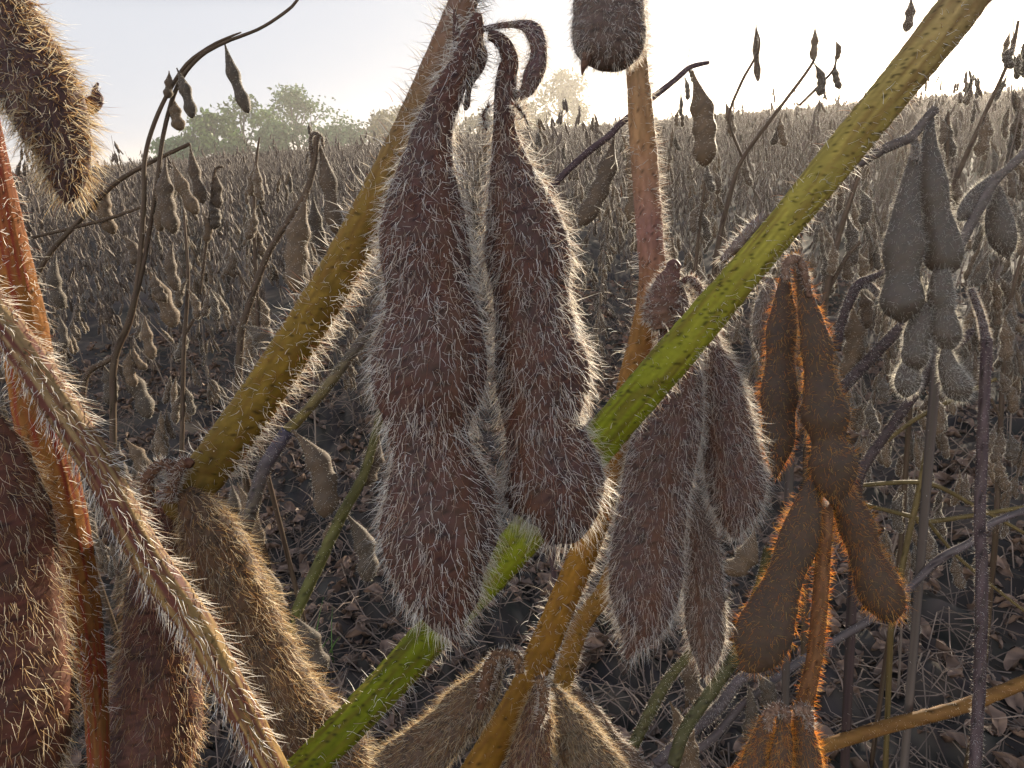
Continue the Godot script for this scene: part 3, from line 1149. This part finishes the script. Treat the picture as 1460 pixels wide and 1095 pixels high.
	mid_plant("soybean_plant", "long lilac grey stem running up from bottom centre to the right edge", 0.34, {
		"stems": [
			[[880, 1130, 7], [930, 1100, 6.5], [1005, 1062, 6], [1063, 1001, 5.5], [1148, 939, 5.5], [1244, 881, 5.5], [1296, 840, 5], [1337, 799, 6], [1388, 771, 5.5], [1412, 747, 5], [1480, 722, 5]],
			[[935, 1090, 7], [960, 1066, 8], [1022, 1011, 8], [1052, 972, 7.5], [1075, 958, 6]]],
		"col": Color(0.2, 0.16, 0.15), "pods": [[1076, 958, 1092, 1012, 11], [1066, 975, 1064, 1052, 9]], "stem_hairs": 900})
	mid_plant("soybean_plant", "straight orange brown branch low at right crossing the purple stalk", 0.36, {
		"stems": [[[1110, 1095, 8], [1162, 1069, 9], [1268, 1035, 9.5], [1371, 1008, 9.5], [1460, 973, 9], [1520, 950, 8]]],
		"col": Color(0.3, 0.15, 0.05), "col2": Color(0.34, 0.17, 0.05), "pods": [], "stem_hairs": 700})
	mid_plant("soybean_plant", "pair of olive stems low beside the hairy pods at bottom centre", 0.3, {
		"stems": [
			[[880, 1110, 8], [898, 1073, 8], [940, 990, 8], [960, 960, 7], [990, 925, 6]],
			[[960, 1090, 9], [980, 1035, 9], [1042, 946, 9], [1060, 900, 8], [1085, 830, 7], [1095, 780, 6]]],
		"col": Color(0.14, 0.12, 0.05), "col2": Color(0.13, 0.12, 0.06),
		"pods": [[955, 1000, 985, 1110, 16, 1.05], [1075, 755, 1036, 818, 17, 0.98], [985, 905, 1000, 1010, 14, 1.12]], "stem_hairs": 600})
	mid_plant("soybean_plant", "thin plant behind the green stem with slim pods above the skyline", 0.95, {
		"stems": [
			[[1010, 470, 4], [1023, 356, 4], [1042, 274, 3.5], [1059, 226, 3], [1104, 164, 2.6], [1159, 89, 2], [1163, 60, 1.5]],
			[[1059, 226, 2], [1040, 170, 2], [1056, 120, 2], [1082, 70, 1.5], [1078, 40, 1]],
			[[1140, 150, 2], [1170, 120, 2], [1190, 95, 1.5], [1193, 60, 1]]],
		"pods": [[1078, 34, 1081, 116, 5], [1162, 38, 1158, 85, 5.5], [1160, 89, 1168, 137, 6.5], [1191, 58, 1192, 86, 4], [1192, 92, 1198, 127, 5], [1034, 144, 1044, 195, 6.5], [1109, 166, 1100, 207, 5.5], [1112, 163, 1120, 209, 5.5], [1063, 224, 1071, 266, 5.5], [1046, 303, 1063, 338, 6.5], [1014, 245, 1002, 290, 6], [1016, 243, 1022, 278, 5]], "stem_hairs": 100})
	mid_plant("soybean_plant", "thin plant at upper right leaning towards the bright sun", 0.7, {
		"stems": [
			[[1310, 390, 4], [1364, 253, 3.6], [1405, 161, 3], [1440, 82, 2.5], [1452, 30, 2]],
			[[1340, 330, 2.5], [1350, 230, 2.4], [1352, 160, 2]]],
		"pods": [[1352, 156, 1360, 224, 8.5], [1408, 161, 1395, 223, 10], [1448, 62, 1442, 98, 7], [1455, 66, 1459, 104, 7], [1299, -4, 1292, 45, 7], [1340, 165, 1342, 206, 6], [1366, 255, 1378, 300, 8]], "stem_hairs": 150})
	mid_plant("soybean_plant", "plant with slim brown pods behind the orange lit cluster", 0.62, {
		"stems": [
			[[1150, 640, 5], [1165, 520, 5], [1178, 420, 4.5], [1198, 330, 4], [1220, 262, 3.5], [1235, 220, 3]],
			[[1178, 420, 3], [1205, 370, 3], [1226, 345, 3]]],
		"pods": [[1224, 268, 1229, 320, 8], [1207, 306, 1212, 382, 9.5], [1174, 361, 1179, 424, 9.5], [1208, 358, 1211, 400, 8], [1224, 361, 1230, 396, 7], [1187, 345, 1183, 392, 7], [1165, 470, 1172, 530, 8]], "stem_hairs": 200})
	mid_plant("soybean_plant", "small upright plant at left among the bowed stems, pods spaced down its stem", 0.8, {
		"stems": [[[258, 680, 3.4], [260, 600, 3.2], [262, 500, 3], [268, 400, 2.6], [264, 330, 2], [262, 300, 1.4]], [[262, 480, 2], [285, 440, 2], [300, 410, 1.6]]],
		"pods": [[264, 342, 270, 385, 6.5], [267, 398, 254, 440, 6.5], [268, 412, 281, 456, 6.5], [263, 468, 252, 512, 6.5], [300, 412, 308, 456, 6.5], [261, 548, 274, 592, 6.5], [296, 414, 288, 452, 6], [261, 560, 250, 604, 6]], "stem_hairs": 150})
	mid_plant("soybean_plant", "small plant left of the thick olive stem with pods in twos", 0.75, {
		"stems": [[[372, 640, 3.6], [370, 540, 3.4], [366, 420, 3], [362, 300, 2.4], [366, 225, 1.8], [370, 196, 1.2]], [[366, 430, 2.2], [335, 380, 2], [326, 345, 1.6]]],
		"pods": [[366, 232, 372, 286, 7], [364, 236, 358, 280, 6.5], [362, 298, 352, 342, 7], [364, 320, 376, 366, 7], [327, 346, 334, 396, 7], [330, 352, 320, 392, 6.5], [366, 420, 378, 468, 7], [368, 470, 358, 514, 7], [371, 540, 384, 584, 7]], "stem_hairs": 150})
	mid_plant("soybean_plant", "small plant between the orange brown stem and the green stem with dark pods", 0.85, {
		"stems": [[[975, 600, 3.4], [982, 480, 3], [990, 400, 2.8], [1000, 300, 2.4], [1012, 215, 1.6]], [[985, 430, 2], [965, 380, 1.8], [958, 340, 1.5]]],
		"pods": [[1000, 300, 1009, 344, 6.5], [1001, 288, 990, 332, 6.5], [992, 380, 1003, 424, 6.5], [990, 392, 979, 436, 6.5], [958, 342, 965, 386, 6.5], [1009, 232, 1018, 274, 6]], "stem_hairs": 150})
	mid_plant("soybean_plant", "small plant at the right edge with dark pods hanging below the forked twig", 0.7, {
		"stems": [[[1420, 760, 4], [1425, 640, 3.6], [1430, 540, 3.2], [1440, 440, 2.8], [1455, 370, 2.2], [1475, 320, 1.6]], [[1428, 600, 2.2], [1400, 540, 2], [1388, 500, 1.6]]],
		"pods": [[1440, 440, 1430, 490, 7.5], [1444, 425, 1456, 474, 7.5], [1430, 540, 1444, 590, 7.5], [1388, 502, 1380, 552, 7.5], [1390, 506, 1398, 552, 7], [1427, 610, 1416, 660, 7.5], [1424, 650, 1438, 700, 7.5]], "stem_hairs": 150})
	mid_plant("soybean_plant", "yellowish thin plant low at right with crossing twigs and drooping pods", 0.6, {
		"stems": [
			[[1270, 900, 4], [1290, 790, 4], [1310, 700, 4], [1325, 620, 3.5], [1330, 560, 3]],
			[[1227, 692, 3], [1320, 689, 3.2], [1388, 720, 3], [1460, 760, 2.5]],
			[[1258, 634, 3], [1302, 600, 3], [1354, 572, 3], [1420, 540, 2.5]],
			[[1234, 720, 3], [1302, 737, 3.4], [1323, 744, 3.4], [1460, 723, 3]],
			[[1323, 744, 2.4], [1371, 799, 2.4], [1460, 871, 2]]],
		"col": Color(0.24, 0.17, 0.07),
		"pods": [[1320, 557, 1333, 622, 9.5], [1261, 536, 1262, 574, 7.5], [1241, 570, 1251, 614, 8], [1432, 450, 1433, 516, 9.5], [1426, 530, 1435, 562, 7], [1439, 618, 1438, 656, 8], [1290, 700, 1284, 760, 8], [1320, 750, 1318, 800, 8], [1360, 790, 1372, 840, 8]], "stem_hairs": 200})

# ------------------------------------------------------------------ the nearest plants
func build_foreground() -> void:
	# 1 main plant: the olive stem with the two largest pods and the two at lower left
	var foot := P(250, 1250, 0.3)
	foot.y = 0
	var A := thing("soybean_plant", "nearest plant, thick olive stem slanting across with two huge hairy pods at its top node", "soybean plant", foot)
	big_stem(A, "stem", [[690, -60, 18], [662, 0, 20], [622, 100, 23], [560, 240, 26], [484, 386, 28], [427, 480, 29], [360, 582, 30], [300, 665, 30], [262, 715, 29], [248, 775, 26, 0.1], [246, 860, 22, 0.115]], 0.088,
		stem_paint([[0.0, Color(0.2, 0.125, 0.1)], [0.16, Color(0.19, 0.11, 0.065)], [0.34, Color(0.21, 0.125, 0.028)], [0.6, Color(0.2, 0.122, 0.02)], [1.0, Color(0.15, 0.1, 0.03)]], Color(0.17, 0.075, 0.02), 0.35, 0.2),
		{"n": 260, "m": 36, "tail": [P(246, 1300, 0.16), foot], "hairs": 2600, "hair_len": 0.0030, "hair_w": 0.00005, "lean": -0.15, "side": 0.02, "side_share": 0.6, "to": 0.75, "curl": 0.7})
	big_pod(A, [[682, 20, 6], [678, 38, 13], [671, 60, 17], [662, 88, 18], [642, 125, 21], [623, 171, 26], [613, 219, 35], [606, 274, 50], [605, 325, 63], [607, 365, 64], [611, 412, 61], [615, 455, 70], [613, 514, 82], [610, 562, 77], [611, 612, 58], [616, 645, 57], [624, 702, 76], [626, 754, 84], [626, 788, 77], [629, 823, 64], [636, 857, 50], [641, 884, 30], [648, 906, 11], [653, 921, 2]], 0.07,
		{"ridge_at": 0.17, "hairs": 5200, "fuzz": 5000, "hair_len": 0.0032, "seed": 1, "n": 190, "m": 56})
	big_pod(A, [[696, 50, 7], [708, 54, 9], [720, 66, 11], [727, 88, 13], [723, 106, 15], [720, 144, 16], [719, 178, 16], [723, 212, 23], [732, 257, 36], [741, 294, 48], [750, 342, 60], [754, 380, 60], [758, 425, 54], [765, 480, 60], [773, 528, 69], [772, 565, 63], [773, 598, 55], [780, 632, 60], [788, 668, 69], [791, 702, 71], [795, 730, 60], [793, 754, 40], [787, 768, 18], [784, 778, 3]], 0.074,
		{"ridge_at": 0.335, "hairs": 4600, "fuzz": 4200, "hair_len": 0.0034, "seed": 2, "n": 190, "m": 56, "a": Color(0.14, 0.075, 0.06), "b": Color(0.165, 0.07, 0.045)})
	# dry curled pod beside them
	var curl := big_pod(A, [[688, 42, 4], [705, 38, 4], [728, 35, 4.5], [745, 36, 7], [760, 44, 12], [768, 66, 12], [767, 88, 13], [760, 108, 14], [751, 128, 10], [738, 138, 6], [728, 137, 2]], 0.074,
		{"ridge_at": 0.4, "hairs": 900, "fuzz": 400, "hair_len": 0.0013, "seed": 4, "n": 80, "m": 20, "a": Color(0.2, 0.11, 0.11), "b": Color(0.23, 0.13, 0.1), "ridge_amp": 0.2})
	curl.set_meta("label", "small dried pod curled over like a hook")
	# withered calyx spurs at the top node
	for s in [[[684, 58, 4], [689, 78, 6], [684, 96, 7], [672, 115, 5], [668, 132, 4], [665, 150, 5], [663, 157, 2]], [[697, 150, 2], [690, 163, 3], [691, 176, 2.5], [694, 186, 1.2]], [[735, 148, 3], [742, 156, 3], [748, 166, 2], [752, 174, 1]], [[648, 14, 2], [650, 40, 5], [654, 70, 8], [652, 100, 6]]]:
		big_stem(A, "calyx", s, 0.0715, stem_paint([[0.0, Color(0.14, 0.08, 0.06)], [1.0, Color(0.05, 0.02, 0.02)]], Color(0.03, 0.015, 0.01), 0.6, 0.2), {"n": 30, "m": 10, "hairs": 160, "hair_len": 0.0012, "rough": 0.15})
	# lower-left node
	big_pod(A, [[238, 700, 14], [237, 730, 24], [235, 770, 36], [230, 840, 46], [226, 925, 49], [222, 994, 62], [213, 1050, 67], [200, 1110, 62], [190, 1170, 40], [186, 1200, 8]], 0.088,
		{"ridge_at": 0.2, "hairs": 3600, "fuzz": 2000, "hair_len": 0.0030, "seed": 5, "a": Color(0.17, 0.085, 0.07), "b": Color(0.24, 0.095, 0.065), "cols": GOLD_HAIR + [Color(0.5, 0.28, 0.16)]})
	big_pod(A, [[262, 700, 12], [282, 728, 28], [308, 785, 44], [340, 865, 47], [370, 930, 46], [405, 1000, 48], [440, 1044, 50], [474, 1076, 48], [500, 1100, 36], [516, 1116, 10]], 0.084,
		{"ridge_at": 0.36, "hairs": 4600, "fuzz": 3000, "hair_len": 0.0030, "hair_w": 0.00006, "seed": 6, "a": Color(0.2, 0.12, 0.07), "b": Color(0.25, 0.13, 0.06), "cols": GOLD_HAIR, "lean": 0.95})
	for s in [[[214, 726, 10], [209, 700, 10], [213, 678, 9], [228, 664, 9], [243, 666, 9], [247, 682, 8], [238, 704, 6]], [[240, 716, 9], [246, 690, 9], [254, 670, 9], [266, 660, 9], [274, 664, 6]]]:
		big_stem(A, "calyx", s, 0.083, stem_paint([[0.0, Color(0.22, 0.12, 0.07)], [1.0, Color(0.16, 0.08, 0.05)]], Color(0.07, 0.03, 0.02), 0.8, 0.3), {"n": 40, "m": 14, "hairs": 500, "hair_len": 0.0011, "rough": 0.12})

	# 2 the green stem
	var fb := P(300, 1350, 0.3)
	fb.y = 0
	var B := thing("soybean_plant", "plant with bright yellow green stem slanting from bottom centre to the sunny top right corner", "soybean plant", fb)
	big_stem(B, "stem", [[1440, -80, 30], [1385, -12, 30], [1345, 40, 30], [1281, 120, 28], [1199, 220, 27], [1128, 308, 25], [1073, 374, 25], [970, 496, 28], [850, 636, 28], [735, 779, 27], [620, 900, 27, 0.094], [575, 950, 27, 0.088], [500, 1030, 26, 0.079], [425, 1106, 26, 0.075], [380, 1160, 26, 0.074]], 0.098,
		stem_paint([[0.0, Color(0.3, 0.2, 0.1)], [0.2, Color(0.3, 0.22, 0.06)], [0.4, Color(0.25, 0.23, 0.025)], [0.55, Color(0.2, 0.22, 0.012)], [1.0, Color(0.16, 0.165, 0.012)]], Color(0.12, 0.05, 0.02), 0.45, 0.7, 26.0),
		{"n": 420, "m": 40, "tail": [P(330, 1240, 0.2), fb], "hairs": 1500, "hair_len": 0.0020, "hair_w": 0.000045, "side": 0.04, "side_share": 0.65, "to": 0.9, "lean": 0.0, "curl": 0.8})
	big_stem(B, "leaf_scar", [[1030, 372, 6], [1060, 340, 9], [1082, 318, 9], [1092, 304, 6]], 0.1, stem_paint([[0.0, Color(0.22, 0.16, 0.13)], [1.0, Color(0.2, 0.15, 0.12)]], Color(0.08, 0.05, 0.04), 0.6, 0.3), {"n": 30, "m": 12, "hairs": 300, "hair_len": 0.0018, "rough": 0.15})

	# 3 the orange-brown stem right of centre
	var fc := P(600, 1300, 0.35)
	fc.y = 0
	var C := thing("soybean_plant", "plant with bent orange brown stem right of the large pods, furry pods at its nodes", "soybean plant", fc)
	big_stem(C, "stem", [[896, -60, 15], [903, 20, 15], [909, 103, 16], [917, 205, 19], [927, 342, 19], [931, 400, 20], [922, 470, 22], [901, 545, 20], [880, 645, 19], [858, 720, 19], [832, 788, 20], [803, 857, 20], [774, 925, 21], [743, 994, 22], [704, 1062, 23], [670, 1120, 24]], 0.125,
		stem_paint([[0.0, Color(0.32, 0.2, 0.1)], [0.2, Color(0.34, 0.19, 0.09)], [0.3, Color(0.28, 0.14, 0.11)], [0.4, Color(0.27, 0.13, 0.04)], [0.6, Color(0.28, 0.13, 0.02)], [1.0, Color(0.22, 0.115, 0.02)]], Color(0.2, 0.085, 0.03), 0.3, 0.2),
		{"n": 300, "m": 32, "tail": [P(630, 1220, 0.2), fc], "hairs": 3800, "hair_len": 0.0024, "hair_w": 0.00005, "side": 0.98, "side_share": 0.55, "to": 0.85, "lean": 0.1})
	big_stem(C, "branch", [[905, 760, 13], [880, 805, 13], [858, 850, 13], [828, 891, 14], [808, 950, 14], [796, 1004, 14], [780, 1060, 14]], 0.135,
		stem_paint([[0.0, Color(0.3, 0.15, 0.03)], [1.0, Color(0.24, 0.14, 0.03)]], Color(0.26, 0.12, 0.05), 0.4, 0.2), {"n": 90, "m": 20, "hairs": 900, "hair_len": 0.0022})
	big_pod(C, [[880, -110, 8], [876, -80, 34], [869, -40, 46], [868, 0, 50], [869, 40, 53], [868, 62, 51], [867, 78, 45], [866, 90, 33], [865, 97, 18], [865, 100, 6]], 0.105,
		{"ridge_at": 0.8, "hairs": 3200, "fuzz": 2400, "hair_len": 0.0021, "seed": 8, "a": Color(0.2, 0.13, 0.1), "b": Color(0.22, 0.15, 0.12)})
	big_stem(C, "beak", [[838, 78, 9], [834, 90, 6], [831, 100, 3], [830, 107, 1]], 0.104, stem_paint([[0.0, Color(0.16, 0.1, 0.07)], [1.0, Color(0.1, 0.04, 0.02)]], Color(0.06, 0.03, 0.02), 0.6, 0.3), {"n": 16, "m": 10})
	big_pod(C, [[962, 400, 10], [962, 440, 22], [966, 500, 28], [966, 560, 36], [957, 605, 43], [943, 655, 48], [931, 715, 48], [924, 771, 50], [920, 823, 52], [916, 868, 44], [908, 906, 25], [899, 928, 10], [894, 941, 2]], 0.118,
		{"ridge_at": 0.2, "hairs": 4200, "fuzz": 3600, "hair_len": 0.0040, "seed": 9, "a": Color(0.17, 0.1, 0.085), "b": Color(0.2, 0.1, 0.07)})
	big_pod(C, [[988, 410, 6], [1000, 450, 10], [1012, 490, 15], [1024, 531, 25], [1032, 583, 36], [1040, 634, 39], [1048, 685, 41], [1049, 720, 35], [1048, 747, 20], [1048, 768, 3]], 0.124,
		{"ridge_at": 0.33, "hairs": 3200, "fuzz": 2600, "hair_len": 0.0042, "seed": 10, "a": Color(0.17, 0.095, 0.08), "b": Color(0.19, 0.09, 0.06)})
	big_pod(C, [[976, 690, 10], [988, 725, 20], [996, 756, 24], [1000, 790, 27], [1003, 840, 28], [1006, 891, 28], [1007, 928, 21], [1004, 955, 8], [1002, 967, 2]], 0.138,
		{"ridge_at": 0.3, "hairs": 1800, "fuzz": 1600, "hair_len": 0.0038, "seed": 12, "a": Color(0.19, 0.12, 0.09), "b": Color(0.22, 0.13, 0.09)})
	for s in [[[946, 470, 16], [944, 440, 22], [950, 410, 20], [958, 390, 12], [961, 376, 10], [963, 370, 3]], [[1002, 440, 6], [1000, 420, 6], [992, 404, 6], [980, 398, 5], [972, 402, 4]], [[925, 460, 8], [935, 425, 12], [944, 402, 8], [948, 396, 2]]]:
		big_stem(C, "calyx", s, 0.117, stem_paint([[0.0, Color(0.22, 0.13, 0.09)], [1.0, Color(0.14, 0.07, 0.06)]], Color(0.08, 0.04, 0.03), 0.6, 0.3), {"n": 30, "m": 14, "hairs": 600, "hair_len": 0.0014, "rough": 0.15})
	# lower node of the same stem
	big_pod(C, [[722, 940, 6], [706, 950, 13], [690, 978, 23], [666, 1008, 33], [640, 1038, 32], [604, 1072, 38], [562, 1110, 41], [520, 1150, 28], [505, 1165, 6]], 0.112,
		{"ridge_at": 0.85, "hairs": 3200, "fuzz": 2200, "hair_len": 0.0027, "seed": 13, "a": Color(0.19, 0.12, 0.08), "b": Color(0.23, 0.13, 0.07), "cols": GOLD_HAIR + [Color(0.8, 0.75, 0.62)]})
	big_pod(C, [[772, 968, 6], [770, 990, 14], [765, 1030, 24], [757, 1080, 31], [750, 1140, 30], [748, 1180, 8]], 0.112,
		{"ridge_at": 0.1, "hairs": 2200, "fuzz": 1200, "hair_len": 0.0025, "seed": 14, "a": Color(0.17, 0.08, 0.055), "b": Color(0.2, 0.09, 0.05), "cols": GOLD_HAIR})
	big_pod(C, [[774, 970, 6], [788, 992, 16], [808, 1028, 29], [836, 1075, 36], [866, 1120, 36], [890, 1160, 14]], 0.118,
		{"ridge_at": 0.4, "hairs": 3000, "fuzz": 2200, "hair_len": 0.0025, "seed": 15, "a": Color(0.24, 0.16, 0.09), "b": Color(0.27, 0.17, 0.1), "cols": GOLD_HAIR + [Color(0.85, 0.78, 0.62)]})
	big_pod(C, [[806, 975, 6], [822, 996, 14], [846, 1030, 19], [872, 1062, 17], [898, 1082, 15], [922, 1100, 6]], 0.135,
		{"ridge_at": 0.3, "hairs": 1000, "fuzz": 500, "hair_len": 0.002, "seed": 16, "n": 60, "m": 24, "a": Color(0.22, 0.14, 0.09), "b": Color(0.24, 0.15, 0.1)})
	for s in [[[742, 958, 7], [738, 940, 7], [725, 932, 7], [708, 936, 8], [698, 952, 9], [690, 985, 8], [684, 1010, 5]], [[770, 965, 8], [776, 985, 8], [774, 1010, 7], [766, 1040, 3]]]:
		big_stem(C, "calyx", s, 0.108, stem_paint([[0.0, Color(0.22, 0.13, 0.07)], [1.0, Color(0.12, 0.06, 0.04)]], Color(0.06, 0.03, 0.02), 0.8, 0.3), {"n": 40, "m": 14, "hairs": 400, "hair_len": 0.0012, "rough": 0.15})

	# 4 the plant at the left edge
	var fd := P(430, 1300, 0.32)
	fd.y = 0
	var D := thing("soybean_plant", "plant at the left edge with red striped hairy stem crossing the lower left corner", "soybean plant", fd)
	big_stem(D, "stem", [[-60, 370, 22], [-20, 430, 23], [30, 495, 23], [86, 580, 23], [140, 665, 22], [187, 754, 22], [230, 823, 23], [280, 891, 22], [317, 960, 21], [353, 1028, 21], [388, 1095, 20], [410, 1140, 20]], 0.07,
		stem_paint([[0.0, Color(0.25, 0.17, 0.09)], [1.0, Color(0.29, 0.175, 0.055)]], Color(0.12, 0.04, 0.03), 0.96, 0.1, 10.0, 1.6),
		{"n": 220, "m": 40, "tail": [P(440, 1240, 0.2), fd], "hairs": 1700, "hair_len": 0.0026, "hair_w": 0.00005, "lean": 1.1, "to": 0.85, "ridge": [0.3, 1.1, 1.9, 2.7, 4.0, 5.1], "ridge_amp": 0.07})
	big_stem(D, "branch", [[-25, 120, 12], [-12, 200, 14], [6, 300, 18], [20, 380, 22], [36, 470, 26], [54, 590, 27], [80, 690, 28], [99, 780, 26], [116, 860, 22], [130, 950, 17], [138, 1020, 14], [142, 1120, 12]], 0.082,
		stem_paint([[0.0, Color(0.3, 0.08, 0.05)], [0.3, Color(0.29, 0.115, 0.025)], [0.7, Color(0.23, 0.095, 0.025)], [1.0, Color(0.18, 0.085, 0.03)]], Color(0.22, 0.03, 0.02), 0.9, 0.2, 12.0, 1.4),
		{"n": 200, "m": 36, "thick": 0.5, "hairs": 1300, "hair_len": 0.0022, "ridge": [0.1, 3.1, 1.2], "ridge_amp": 0.16, "seed": 21, "lean": 0.3})
	big_pod(D, [[-30, 560, 8], [-27, 610, 34], [-22, 660, 58], [-18, 750, 82], [-17, 850, 90], [-15, 940, 99], [-14, 1010, 106], [-18, 1080, 98], [-25, 1150, 80], [-32, 1200, 20]], 0.066,
		{"ridge_at": 0.1, "hairs": 3600, "fuzz": 1500, "hair_len": 0.0030, "hair_w": 0.000055, "seed": 22, "a": Color(0.22, 0.075, 0.045), "b": Color(0.16, 0.07, 0.045), "ridge_col": Color(0.28, 0.085, 0.03), "cols": GOLD_HAIR + [Color(0.85, 0.78, 0.62)]})
	big_pod(D, [[-40, -60, 18], [-12, -5, 40], [8, 40, 46], [34, 90, 50], [60, 138, 51], [78, 180, 46], [90, 215, 35], [96, 250, 26], [97, 275, 15], [94, 290, 4]], 0.06,
		{"ridge_at": 0.05, "hairs": 2600, "fuzz": 1800, "hair_len": 0.0030, "hair_w": 0.000065, "seed": 23, "a": Color(0.13, 0.065, 0.055), "b": Color(0.17, 0.085, 0.06), "lean": 0.8, "cols": GOLD_HAIR + [Color(0.85, 0.8, 0.68)]})
	big_pod(D, [[114, 158, 3], [122, 154, 9], [131, 150, 11], [138, 140, 9], [136, 128, 4], [140, 118, 1.5]], 0.064,
		{"ridge_at": 0.05, "hairs": 120, "hair_len": 0.0006, "seed": 24, "n": 26, "m": 14, "a": Color(0.17, 0.07, 0.1), "b": Color(0.2, 0.1, 0.1)})

	# 5 the orange-lit plant
	var fe := P(1120, 1240, 0.4)
	fe.y = 0
	var E := thing("soybean_plant", "plant at right with dark pods edged in glowing orange hairs", "soybean plant", fe)
	var ep := stem_paint([[0.0, Color(0.24, 0.15, 0.1)], [0.4, Color(0.2, 0.1, 0.05)], [1.0, Color(0.17, 0.075, 0.03)]], Color(0.08, 0.04, 0.02), 0.5, 0.3)
	big_stem(E, "stem", [[1124, 372, 5], [1134, 368, 7], [1140, 390, 8], [1152, 470, 9, 0.18], [1166, 580, 10, 0.185], [1177, 680, 11, 0.185], [1176, 740, 11], [1173, 800, 10.5], [1169, 860, 11], [1163, 925, 11], [1156, 965, 11], [1146, 1010, 12], [1138, 1060, 12], [1130, 1130, 12]], 0.17, ep,
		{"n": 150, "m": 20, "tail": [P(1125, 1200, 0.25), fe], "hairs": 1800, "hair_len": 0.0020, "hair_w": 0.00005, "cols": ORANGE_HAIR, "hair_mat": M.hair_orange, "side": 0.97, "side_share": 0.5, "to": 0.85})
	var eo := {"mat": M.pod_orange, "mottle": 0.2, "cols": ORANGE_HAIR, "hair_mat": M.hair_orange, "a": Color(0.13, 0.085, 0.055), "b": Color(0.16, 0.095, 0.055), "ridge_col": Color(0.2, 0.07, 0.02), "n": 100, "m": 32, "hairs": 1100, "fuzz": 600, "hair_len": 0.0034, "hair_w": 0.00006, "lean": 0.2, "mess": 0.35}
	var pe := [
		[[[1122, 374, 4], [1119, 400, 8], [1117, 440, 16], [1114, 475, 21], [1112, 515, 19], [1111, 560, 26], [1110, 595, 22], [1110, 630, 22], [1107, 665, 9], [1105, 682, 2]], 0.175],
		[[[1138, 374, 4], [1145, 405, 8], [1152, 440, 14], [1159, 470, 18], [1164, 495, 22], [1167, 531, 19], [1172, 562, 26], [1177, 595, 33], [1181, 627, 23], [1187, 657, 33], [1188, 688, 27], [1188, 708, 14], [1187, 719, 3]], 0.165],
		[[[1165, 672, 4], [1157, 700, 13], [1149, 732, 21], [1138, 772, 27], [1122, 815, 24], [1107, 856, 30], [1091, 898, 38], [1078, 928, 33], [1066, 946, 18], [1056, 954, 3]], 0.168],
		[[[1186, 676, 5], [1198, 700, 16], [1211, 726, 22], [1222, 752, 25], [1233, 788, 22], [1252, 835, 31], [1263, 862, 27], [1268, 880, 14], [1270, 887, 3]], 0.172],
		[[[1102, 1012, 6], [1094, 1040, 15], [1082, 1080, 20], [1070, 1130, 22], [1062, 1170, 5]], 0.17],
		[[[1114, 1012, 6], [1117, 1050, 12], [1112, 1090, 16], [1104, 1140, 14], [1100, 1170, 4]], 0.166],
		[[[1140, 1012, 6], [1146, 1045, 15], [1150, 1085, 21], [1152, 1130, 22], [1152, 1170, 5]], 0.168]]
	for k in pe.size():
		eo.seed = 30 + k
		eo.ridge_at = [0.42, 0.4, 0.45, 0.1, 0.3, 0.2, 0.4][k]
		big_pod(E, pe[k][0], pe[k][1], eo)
	var pale := big_pod(E, [[1098, 396, 4], [1096, 415, 11], [1092, 445, 17], [1089, 480, 15], [1088, 510, 4]], 0.19, {"ridge_at": 0.3, "n": 50, "m": 24, "hairs": 900, "fuzz": 500, "hair_len": 0.0024, "seed": 39, "a": Color(0.25, 0.19, 0.14), "b": Color(0.28, 0.2, 0.14)})
	pale.set_meta("label", "short pale pod with long white hairs")
	for s in [[[1122, 400, 5], [1120, 382, 6], [1126, 372, 7], [1136, 370, 7], [1144, 380, 6], [1150, 400, 6], [1154, 424, 3]], [[1096, 1040, 4], [1097, 1018, 7], [1108, 1010, 8], [1120, 1014, 7], [1122, 1030, 5]], [[1132, 1014, 6], [1144, 1010, 8], [1153, 1020, 7], [1156, 1045, 4]]]:
		big_stem(E, "calyx", s, 0.163, stem_paint([[0.0, Color(0.25, 0.16, 0.11)], [1.0, Color(0.16, 0.09, 0.06)]], Color(0.06, 0.03, 0.02), 0.7, 0.3), {"n": 40, "m": 12, "hairs": 300, "hair_len": 0.0013, "rough": 0.15})
